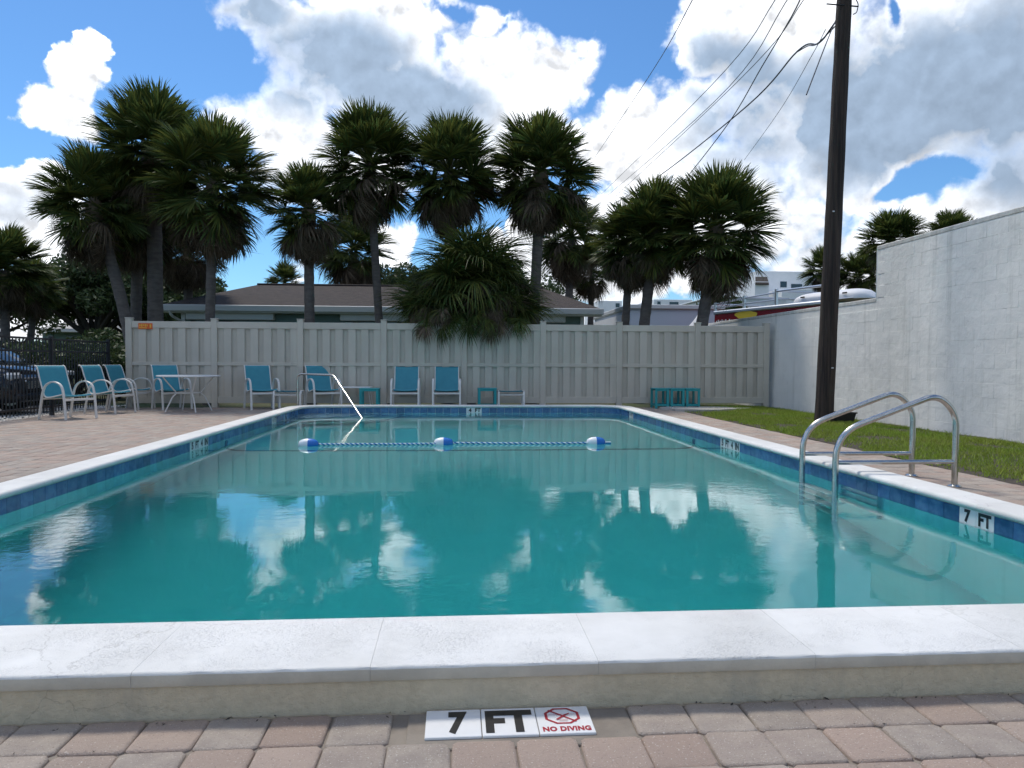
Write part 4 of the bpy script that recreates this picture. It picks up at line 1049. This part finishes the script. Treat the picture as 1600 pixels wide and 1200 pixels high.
def oak(foot, H, Rw, label, n=14000, size=.085, seed=1, group=None, lean=0, mname='oak_leaf', clumps=26, low=.42):
    r = random.Random(seed); t_ = thing('oak_tree', foot, label, 'tree', group)
    b = MB(); fork = Vector((lean * .4, 0, H * .32)); b.tube(smooth_path([(0, 0, -.2), (lean * .15, .05, H * .16), fork], 5), [.05 * H * (1 - .4 * k / 10) for k in range(11)], 10)
    cs, rs = [], []
    for k in range(clumps):
        a = k * 2.39996 + r.uniform(-.3, .3); u = math.sqrt((k + .5) / clumps); zz = H * (low + (1 - low - .10) * (1 - u * u * .75) * r.uniform(.62, 1.0))
        c = Vector((lean + Rw * u * .82 * math.cos(a), Rw * u * .82 * math.sin(a), zz)); cs.append(c); rs.append(Rw * r.uniform(.22, .36))
        if k % 2 == 0:
            mid = fork.lerp(c, .5) + Vector((r.uniform(-.3, .3), r.uniform(-.3, .3), -r.uniform(0, .25) * H * .2))
            b.tube(smooth_path([fork - Vector((0, 0, .15 * H * .2)), mid, c], 5), [.024 * H * (1 - .85 * i / 10) for i in range(11)], 7)
    b.build('trunk', 'bark', t_, True); leaf_cloud('crown', cs, rs, n, size, mname, t_, seed); return t_
def ground_at(px, Y): p = gy(px, 560, Y); return (p.x, Y, -.05)
def hgt(py, Y, px=800): return gy(px, py, Y).z
oak(ground_at(150, 33), hgt(375, 33), 3.0, 'broad dark oak standing between the car-park palms and the leaning palm', 17000, .11, 11)
oak(ground_at(215, 36), hgt(395, 36), 3.2, 'dark oak filling the gap behind the tallest palm trunk', 15000, .12, 12)
oak(ground_at(290, 34), hgt(400, 34), 2.4, 'dark oak above the hip end of the house roof', 11000, .11, 19)
oak(ground_at(625, 34), hgt(395, 34), 2.2, 'loose-leaved tree behind the roof between the slim palm and the young palm', 9000, .1, 13)
oak(ground_at(790, 35), hgt(390, 35), 2.4, 'grey-green tree behind the roof beside the long-skirted palm', 9000, .1, 14)
oak(ground_at(860, 37), hgt(400, 37), 2.0, 'thin tree with bare crooked limbs behind the roof end', 2600, .1, 15)
oak(ground_at(1132, 38), hgt(440, 38), 2.2, 'rounded green tree beyond the outbuilding and the broad palm', 9000, .12, 16, mname='bush_leaf')
oak(ground_at(1050, 50), hgt(470, 50), 2.0, 'small rounded green tree over the outbuilding roof', 6000, .12, 17, mname='bush_leaf')
oak(ground_at(1180, 46), hgt(455, 46), 2.0, 'light green tree behind the white annexe', 6000, .12, 20, mname='bush_leaf')
oak(ground_at(1360, 40), hgt(425, 40), 2.3, 'green tree between the palms behind the stepped wall', 8000, .12, 18, mname='bush_leaf')
oak(ground_at(-60, 36), hgt(400, 36), 4.0, 'large dark oak past the car park palms', 12000, .13, 21)
# dry undergrowth and dark shrubs beyond the picket fence
sp_ = [(30, 26, 1.9, 'grey brushy shrub under the car-park palms', .075, 'palm_dead'), (95, 30, 2.0, 'dark shrub in front of the pale bungalow', .08, 'oak_leaf'),
       (150, 24, 1.7, 'dark shrub behind the black fence under the oak', .08, 'oak_leaf'), (185, 21, 1.6, 'dark shrub beside the leaning palm foot', .07, 'oak_leaf'), (-40, 24, 1.8, 'dark shrub behind the parked car', .08, 'oak_leaf'),
       (60, 21, 1.7, 'dark leafy shrub just past the car nose', .08, 'oak_leaf'), (115, 20, 1.55, 'dark leafy shrub behind the lone chair fence bay', .075, 'oak_leaf'), (5, 22, 1.9, 'dark shrub behind the second car', .08, 'oak_leaf'), (165, 27, 2.3, 'tall dark shrub below the leaning palm crown', .09, 'oak_leaf'), (120, 25, 2.0, 'dark shrub in front of the bungalow window', .08, 'oak_leaf')]
for i, (px, Y, H, lab, sz, mn) in enumerate(sp_):
    t_ = thing('shrub', ground_at(px, Y), lab, 'shrub', 'shrubs beyond the black fence'); r = random.Random(i)
    b = MB(); cs, rs = [], []
    for k in range(9):
        a = k * 2.4; c = Vector((.9 * math.sqrt(k / 9) * math.cos(a) * 1.3, .9 * math.sqrt(k / 9) * math.sin(a), H * r.uniform(.45, .75))); cs.append(c); rs.append(H * .28); b.tube(smooth_path([(0, 0, 0), c * .5 + Vector((.05, 0, .1)), c], 4), .018, 5)
    b.build('stem', 'bark', t_, True); leaf_cloud('foliage', cs, rs, 5000, sz, mn, t_, i + 40)

# ------------------------------------------------------------------ house with hip roof
HY = 22.2
e0, e1 = gy(246, 480, HY), gy(942, 490, HY); hx0, hx1 = e0.x, e1.x; ze = 2.62
hs = thing('house', ((hx0 + hx1) / 2, HY, 0), 'low green house with a brown shingled hip roof and white gutter behind the fence', 'house')
hc = (hx0 + hx1) / 2; x0, x1 = hx0 - hc, hx1 - hc; dp = 7.6; zr = 3.62; hipx = 1.85
b = MB(); b.box((x0 + .5, .5, -.1), (x1 - .5, dp - .5, ze - .05)); b.build('wall', 'house_green', hs)
b = MB(); A = [(x0, 0, ze), (x1, 0, ze), (x1, dp, ze), (x0, dp, ze)]; Rg = [(x0 + hipx, dp / 2, zr), (x1 - hipx * .75, dp / 2, zr)]
b.add(A + Rg, [(0, 1, 5, 4), (1, 2, 5), (2, 3, 4, 5), (3, 0, 4), (3, 2, 1, 0)]); rf = b.build('roof', 'shingle', hs)
b = MB(); b.tube([Vector(Rg[0]) + Vector((0, 0, .01)), Vector(Rg[1]) + Vector((0, 0, .01))], .05, 8); b.build('ridge_cap', 'shingle', rf, True)
b = MB(); b.box((x0 - .02, -.10, ze - .17), (x1 + .02, .012, ze + .02), .02); b.build('gutter', 'white_trim', hs)
b = MB(); b.box((x0 + .02, .02, ze - .2), (x1 - .02, .45, ze - .14)); b.build('soffit', 'white_trim', hs)
b = MB(); b.tube(fillet([(x0 + .35, -.05, ze - .12), (x0 + .38, .0, ze - .3), (x0 + .62, .42, ze - .5), (x0 + .62, .45, 0)], .1, 4), .04, 8); b.build('downspout', 'white_trim', hs, True)
part('corner_board', (x0 + .49, .47, 0), (x0 + .61, .498, ze - .2), 'white_trim', hs)
part('corner_board', (x1 - .61, .47, 0), (x1 - .49, .498, ze - .2), 'white_trim', hs)
for (pa, pb2) in ((292, 426), (533, 660), (846, 882)):
    xa, xb = gy(pa, 500, HY + .3).x - hc, gy(pb2, 500, HY + .3).x - hc
    wn = part('window', (xa + .05, .46, .9), (xb - .05, .49, 2.2), 'glass_dark', hs)
    part('window_frame', (xa, .44, .84), (xb, .455, .90), 'white_trim', wn); 
    for xx in (xa, (xa + xb) / 2 - .025, xb - .05): part('window_frame', (xx, .44, .9), (xx + .05, .458, 2.02), 'white_trim', wn, .002)
    sh = part('shutter_box', (xa - .03, .26, 2.22), (xb + .03, .49, 2.45), 'white_trim', hs, .02)
dr = part('door', (gy(500, 500, HY).x - hc, .465, 0), (gy(530, 500, HY).x - hc + .3, .49, 2.15), 'house_green', hs)

# ------------------------------------------------------------------ buildings at the right
def building(name, lo, hi, m_, label, cat='building'):
    c = ((lo[0] + hi[0]) / 2, lo[1], 0); t_ = thing(name, c, label, cat); b = MB(); b.box((lo[0] - c[0], 0, lo[2]), (hi[0] - c[0], hi[1] - lo[1], hi[2])); b.build('wall', m_, t_); return t_, c
BY = 27
a, c = gy(985, 480, BY), gy(1128, 480, BY)
t_, c0 = building('outbuilding', (a.x, BY, -.1), (c.x, BY + 7, hgt(483, BY, 1040)), 'stucco_shaded', 'low white outbuilding with a blue shaded front and flat roof beside the house')
zt = hgt(483, BY, 1040); part('roof_edge', (a.x - c0[0] - .1, -.12, zt), (c.x - c0[0] + .1, 7.1, zt + .16), 'white_trim', t_, .02)
w0 = gy(947, 490, BY + 4).x
b = MB(); b.box((w0 - c0[0], 1.2, 0), (a.x - c0[0] - .01, 7.0, zt - .15)); b.build('lit_side', 'stucco_white', t_)  # lit side face of the outbuilding, its brightness given by the whiter stucco
# white modern house
MY = 62
def bx_px(x0, x1, ytop, Y, d, m_, par, c, name='wall', zb=-.1):
    A, B = gy(x0, ytop, Y), gy(x1, ytop, Y); b = MB(); b.box((A.x - c[0], Y - c[1], zb), (B.x - c[0], Y - c[1] + d, (A.z + B.z) / 2), .02); return b.build(name, m_, par)
c = (gy(1235, 500, MY).x, MY, 0); t_ = thing('modern_house', c, 'tall white flat-roofed house with small dark windows beyond the truck', 'house')
bx_px(1182, 1262, 424, MY + 2, 8, 'stucco_white', t_, c); bx_px(1246, 1290, 428, MY + 3, 8, 'stucco_white', t_, c); bx_px(1222, 1286, 452, MY - 2, 4, 'stucco_white', t_, c, 'porch')
bx_px(1180, 1202, 440, MY - .5, 2.4, 'stucco_white', t_, c, 'stair_tower')
def win_px(x0, x1, y0, y1, Y, par, c):
    A, B = gy(x0, y1, Y), gy(x1, y0, Y); part('window', (A.x - c[0], Y - c[1] - .06, A.z), (B.x - c[0], Y - c[1] - .01, B.z), 'glass_dark', par)
win_px(1219, 1229, 440, 449, MY + 2, t_, c); win_px(1236, 1253, 444, 450, MY + 2, t_, c); win_px(1274, 1286, 434, 444, MY + 3, t_, c)
A, B = gy(1180, 443, MY - .6), gy(1208, 430, MY - .6); b = MB()
b.add([(A.x - c[0] - .05, -.75, A.z), (A.x - c[0] + 1.15, -.75, A.z), (B.x - c[0], .6, B.z), (A.x - c[0] + .5, .6, B.z), (A.x - c[0] - .05, -.75, A.z - .12), (A.x - c[0] + 1.15, -.75, A.z - .12), (B.x - c[0], .6, B.z - .12), (A.x - c[0] + .5, .6, B.z - .12)],
      [(0, 1, 2, 3), (7, 6, 5, 4), (0, 4, 5, 1), (1, 5, 6, 2), (2, 6, 7, 3), (3, 7, 4, 0)]); b.build('stair_roof', 'bark', t_)
c = (gy(1150, 500, 40).x, 40, 0); t_ = thing('annexe', c, 'long low white annexe behind the red truck', 'building')
bx_px(1115, 1230, 466, 40, 7, 'stucco_white', t_, c); bx_px(1112, 1234, 463.5, 39.85, 7.4, 'white_trim', t_, c, 'roof_slab', hgt(466, 40, 1170) + .01)
c = (gy(1030, 500, 70).x, 70, 0); t_ = thing('white_house', c, 'distant white house seen between the thin palm and the curved palm', 'house')
bx_px(1022, 1082, 468, 70, 8, 'stucco_white', t_, c); bx_px(1000, 1024, 474, 71, 8, 'stucco_white', t_, c)
win_px(1027, 1032, 471, 477, 70, t_, c); win_px(1046, 1060, 472, 478, 70, t_, c)
c = (gy(950, 500, 75).x, 75, 0); t_ = thing('white_house', c, 'distant white house just past the end of the roof', 'house')
bx_px(935, 972, 470, 75, 8, 'stucco_white', t_, c); win_px(962, 968, 462 + 12, 480, 75, t_, c)
# pale bungalow at the far left
c = (gy(105, 540, 44).x, 44, 0); t_ = thing('bungalow', c, 'pale bungalow with a white fascia seen under the oak', 'house')
bx_px(66, 142, 520, 44, 7, 'house_green', t_, c); bx_px(62, 146, 514, 43.6, 7.8, 'white_trim', t_, c, 'fascia', hgt(520, 44, 100) + .02)
A, B = gy(60, 514, 43.6), gy(148, 514, 43.6); zt = hgt(514, 43.6, 100) + .02; b = MB(); xm = (A.x + B.x) / 2 - c[0]; hw_ = (B.x - A.x) / 2
b.add([(xm - hw_, -.4, zt), (xm + hw_, -.4, zt), (xm + hw_, 7.4, zt), (xm - hw_, 7.4, zt), (xm - hw_ * .5, 3.5, zt + .9), (xm + hw_ * .5, 3.5, zt + .9)], [(0, 1, 5, 4), (1, 2, 5), (2, 3, 4, 5), (3, 0, 4), (3, 2, 1, 0)]); b.build('roof', 'concrete', t_)
for (u, v) in ((72, 84), (104, 122)): win_px(u, v, 524, 536, 44, t_, c)

# ------------------------------------------------------------------ red truck with rack, kayak, covered boat
TP0 = gz(1285, 475, 2.62); TE = gz(1115, 491, 2.62); TA = math.atan2(TP0.x - TE.x, TE.y - TP0.y); LkT = (TE - TP0).length; TP0.z = 0; TD = Vector((-math.sin(TA), math.cos(TA), 0)); TN = Vector((math.cos(TA), math.sin(TA), 0)); Lk = LkT
def tl_(px, py, off=0):
    d = ray(px, py); o_ = TP0 + TN * off; k = (o_ - CAM).dot(TN) / d.dot(TN); p = CAM + d * k; return (p - TP0).dot(TD), p.z
tk = thing('truck', TP0, 'red box truck with a yellow emblem and pipe rack behind the white wall', 'truck', None, TA)
part('cargo_box', (0, 0, .75), (2.3, Lk, 2.62), 'truck_red', tk, .05)
part('roof_edge', (-.02, -.02, 2.60), (2.32, Lk + .02, 2.72), 'aluminium', tk, .03)
yA, yB = tl_(1182, 494)[0], tl_(1150, 494)[0]
b = MB(); pts = []
for k in range(24):
    a_ = 2 * math.pi * k / 24; rr = 1 + .10 * math.sin(2 * a_) + .06 * math.sin(5 * a_); pts.append(((yA + yB) / 2 + (yB - yA) * .54 * rr * math.cos(a_), tl_(1166, 492)[1] + .14 * rr * math.sin(a_)))
b.add([(-.006, y_, z_) for y_, z_ in pts], [tuple(range(24))[::-1]]); b.build('emblem', 'truck_yellow', tk)
b = MB(); yC = tl_(1145, 502)[0]; yD = tl_(1119, 503)[0]
for k in range(9):
    if k == 6: continue
    u = yD + (yC - yD) * k / 9; b.box((-.006, min(u, u + (yC - yD) * .07), 2.28), (-.004, max(u, u + (yC - yD) * .07), 2.28 + .11 + .03 * (k % 2)))
b.build('print', 'white_trim', tk)
b = MB()
for (y0_, y1_, z_) in ((1.0, 2.0, 2.44), (.9, 1.7, 2.36), (1.1, 1.9, 2.30)): b.box((-.006, y0_, z_), (-.004, y1_, z_ + .012))
b.build('stripe_print', 'white_trim', tk)
part('chassis', (.25, -.1, .45), (2.05, Lk + 1.2, .72), 'black_metal', tk)
part('cab', (.1, Lk + .1, .6), (2.2, Lk + 1.9, 2.1), 'truck_red', tk, .15)
for yy in (1.2, Lk + 1.1):
    for xx in (.05, 1.95):
        b = MB(); b.tube([(xx, yy, .42), (xx + .28, yy, .42)], .42, 20); wh = b.build('wheel', 'rubber', tk, True); b = MB(); b.tube([(xx - .01, yy, .42), (xx + .29, yy, .42)], .22, 16); b.build('rim', 'aluminium', wh, True)
pz_ = []
for px, py in ((1118, 473), (1163, 462), (1213, 452)):
    yy, zt = tl_(px, py, .1); pz_.append((yy, zt)); b = MB(); b.tube([(.1, yy, 2.7), (.1, yy, zt)], .05, 8); b.build('rack_post', 'aluminium', tk, True)
    b = MB(); b.tube([(2.2, yy, 2.7), (2.2, yy, zt)], .05, 8); b.build('rack_post', 'aluminium', tk, True)
    b = MB(); b.tube([(.1, yy, zt - .05), (2.2, yy, zt - .05)], .03, 8); b.build('rack_bar', 'aluminium', tk, True)
for f_ in (.35, .8):
    b = MB(); b.tube([(.1, yy, 2.72 + (zt - 2.72) * f_) for yy, zt in pz_], .024, 8); b.build('rack_bar', 'aluminium', tk, True)
b = MB(); b.tube([(.1, pz_[-1][0], pz_[-1][1] - .06), (.1, -.1, pz_[-1][1] - .06)], .035, 8); b.build('rack_bar', 'aluminium', tk, True)
# white hull lying on the roof, overhanging the near end
Lb = 2.75
ky = thing('kayak', TP0 + TD * -1.15 + TN * .62 + Vector((0, 0, 2.70)), 'white upturned hull lying on the roof of the red truck', 'boat', None, TA)
b = MB(); n = 14; vs = []; nst = 22
for i in range(nst + 1):
    u = i / nst; w = .46 * max(0, 1 - abs(2 * u - 1) ** 5) ** .6 + .01; h = .29 * max(0, 1 - abs(2 * u - 1) ** 6) ** .6 + .01
    for k in range(n): a_ = math.pi * k / (n - 1); vs.append((-w * math.cos(a_), u * Lb, .02 + h * max(0, math.sin(a_)) ** .7))
b.add(vs, [(i * n + k, i * n + k + 1, (i + 1) * n + k + 1, (i + 1) * n + k) for i in range(nst) for k in range(n - 1)] + [((i + 1) * n, i * n, i * n + n - 1, (i + 1) * n + n - 1) for i in range(nst)]); b.build('hull', 'tarp', ky, True)
b = MB(); b.tube([(-.475, Lb * .08, .03), (-.475, Lb * .92, .03)], .018, 6); b.build('gunwale', 'aluminium', ky, True)
for u in (.2, .75): part('handle', (-.47, Lb * u - .08, .16), (-.44, Lb * u + .08, .20), 'rubber', ky, .01)
# covered item behind the fence
p = gy(1092, 500, 20.5); cv = thing('covered_trailer', (p.x, 20.5, 0), 'white tarpaulin bundle behind the fence next to the broad palm trunk', 'tarpaulin')
b = MB(); n = 28; vs = []; top = hgt(494, 20.5, 1092)
for l in range(9):
    z_ = top * (l / 8); f_ = math.cos(max(0, (l - 5) / 3) * math.pi / 2 * .93)
    for k in range(n):
        a_ = 2 * math.pi * k / n; rr = f_ * (1 + .05 * math.sin(5 * a_ + l) + .03 * math.sin(9 * a_ + 2 * l)); vs.append((.44 * rr * math.cos(a_), .7 * rr * math.sin(a_), z_ * (1 + .012 * math.sin(3 * a_ + l))))
b.add(vs, [(l * n + k, l * n + (k + 1) % n, (l + 1) * n + (k + 1) % n, (l + 1) * n + k) for l in range(8) for k in range(n)] + [tuple(8 * n + k for k in range(n))]); b.build('cover', 'tarp', cv, True)

# ------------------------------------------------------------------ car behind the picket fence
cx1 = gy(60, 600, 14.6).x; car = thing('parked_car', (cx1, 14.6, -.03), 'glossy black car parked nose towards the black picket fence', 'car')
# stations along -X from the nose; (x, halfwidth, z_bottom, z_top)
stn = [(0.0, .62, .42, .62), (-.06, .74, .30, .74), (-.22, .84, .24, .86), (-.6, .89, .22, .95), (-1.2, .91, .22, 1.02), (-2.2, .92, .22, 1.05), (-3.2, .92, .22, 1.06), (-4.1, .90, .24, 1.07), (-4.5, .84, .30, 1.0), (-4.62, .74, .40, .85)]
def loft(stn, sec):
    b = MB(); n = len(sec); vs = []
    for x_, w, z0, z1 in stn:
        for (u, v) in sec: vs.append((x_, u * w, z0 + (z1 - z0) * v))
    b.add(vs, [(i * n + k, i * n + (k + 1) % n, (i + 1) * n + (k + 1) % n, (i + 1) * n + k) for i in range(len(stn) - 1) for k in range(n)] + [tuple(range(n))[::-1], tuple((len(stn) - 1) * n + k for k in range(n))]); return b
sec = [(-.9, 0), (-.98, .15), (-1, .5), (-.97, .78), (-.86, .94), (-.5, 1), (0, 1.02), (.5, 1), (.86, .94), (.97, .78), (1, .5), (.98, .15), (.9, 0)]
loft(stn, sec).build('body', 'car_paint', car, True)
cab = [(-1.0, .80, .98, 1.02), (-1.35, .79, .98, 1.28), (-1.8, .76, .98, 1.56), (-2.4, .74, .98, 1.66), (-3.3, .73, .98, 1.66), (-4.0, .72, .98, 1.52), (-4.5, .72, .98, 1.02)]
sec2 = [(-1, 0), (-.97, .4), (-.86, .85), (-.7, .97), (0, 1.0), (.7, .97), (.86, .85), (.97, .4), (1, 0)]
gh = loft(cab, sec2).build('glasshouse', 'glass_dark', car, True)
rf_ = [(-1.85, .62, 1.56, 1.595), (-2.4, .63, 1.62, 1.685), (-3.3, .62, 1.62, 1.685), (-3.95, .58, 1.5, 1.56)]
loft(rf_, sec2).build('roof_panel', 'car_paint', gh, True)
for yy in (-.93, .75):
    for xx in (-.95, -3.7):
        b = MB(); b.tube([(xx, yy, .34), (xx, yy + .18, .34)], .34, 24); wh = b.build('wheel', 'rubber', car, True); b = MB(); b.tube([(xx, yy - .012, .34), (xx, yy + .192, .34)], .22, 18); b.build('rim', 'aluminium', wh, True)
for s in (-1, 1):
    b = MB(); b.box((-.2, s * .6 - .17, .66), (-.035, s * .6 + .17, .80), .04); b.build('headlight', 'lamp_glass', car)
part('grille', (-.05, -.4, .48), (.012, .4, .66), 'chrome', car, .02)
part('bumper', (-.12, -.7, .28), (.03, .7, .42), 'car_paint', car, .04)
# second car further along the lot
cc = copy_tree(car); cc.location = (cx1 - 1.4, 17.2 + .9, -.05); cc['label'] = 'black car parked behind the first car, roof showing over the black fence'
for o in (car, cc): o['group'] = 'cars in the car park'

# white gravel strip outside the picket fence
N = 5200; x = rng.uniform(-8.25, -7.4, N); y = rng.uniform(6.5, 17.2, N); s = rng.uniform(.012, .032, N)
octv = np.array([(1, 0, 0), (-1, 0, 0), (0, 1, 0), (0, -1, 0), (0, 0, .7), (0, 0, -.7)]); octf = np.array([(0, 2, 4), (2, 1, 4), (1, 3, 4), (3, 0, 4), (2, 0, 5), (1, 2, 5), (3, 1, 5), (0, 3, 5)])
V = (octv[None] * rng.uniform(.6, 1.3, (N, 6, 1))) * s[:, None, None] + np.stack([x, y, -.03 + s * .4], 1)[:, None]
F = octf[None] + (np.arange(N) * 6)[:, None, None]
tag(np_mesh('gravel', V.reshape(-1, 3), F.reshape(-1, 3), 'gravel'), 'strip of white gravel outside the black picket fence', 'gravel', kind='stuff')

# leaf litter and grit along the curb foot and in the paver joints
N = 260; x = rng.uniform(-3.2, 3.6, N); y = np.where(rng.uniform(0, 1, N) < .55, NEAR_FACE - np.abs(rng.normal(0, .02, N)) - .006, NEAR_FACE - PS * rng.integers(0, 6, N) + rng.normal(0, .006, N))
y = np.minimum(y, NEAR_FACE - .004); sz = rng.uniform(.0015, .006, N) * np.where(rng.uniform(0, 1, N) < .1, 2.2, 1); a = rng.uniform(0, 6.28, N)
ok = ~((x > mkx0 - .01) & (x < mkx1 + .01) & (y > mky0 - .01)); x, y, sz, a = x[ok], y[ok], sz[ok], a[ok]; n = len(x)
V = np.zeros((n, 4, 3))
for k, (u, v, h) in enumerate(((-1, 0, .0005), (0, -.45, .002), (1, 0, .0035), (0, .45, .002))):
    V[:, k] = np.stack([x + sz * (u * np.cos(a) - v * np.sin(a)), y + sz * (u * np.sin(a) + v * np.cos(a)), -.001 + h + sz * .1], 1)
tag(np_mesh('leaf_litter', V.reshape(-1, 3), np.arange(4 * n).reshape(-1, 4), 'bark'), 'scattered dark leaf bits and grit on the pavers by the curb', 'litter', kind='stuff')
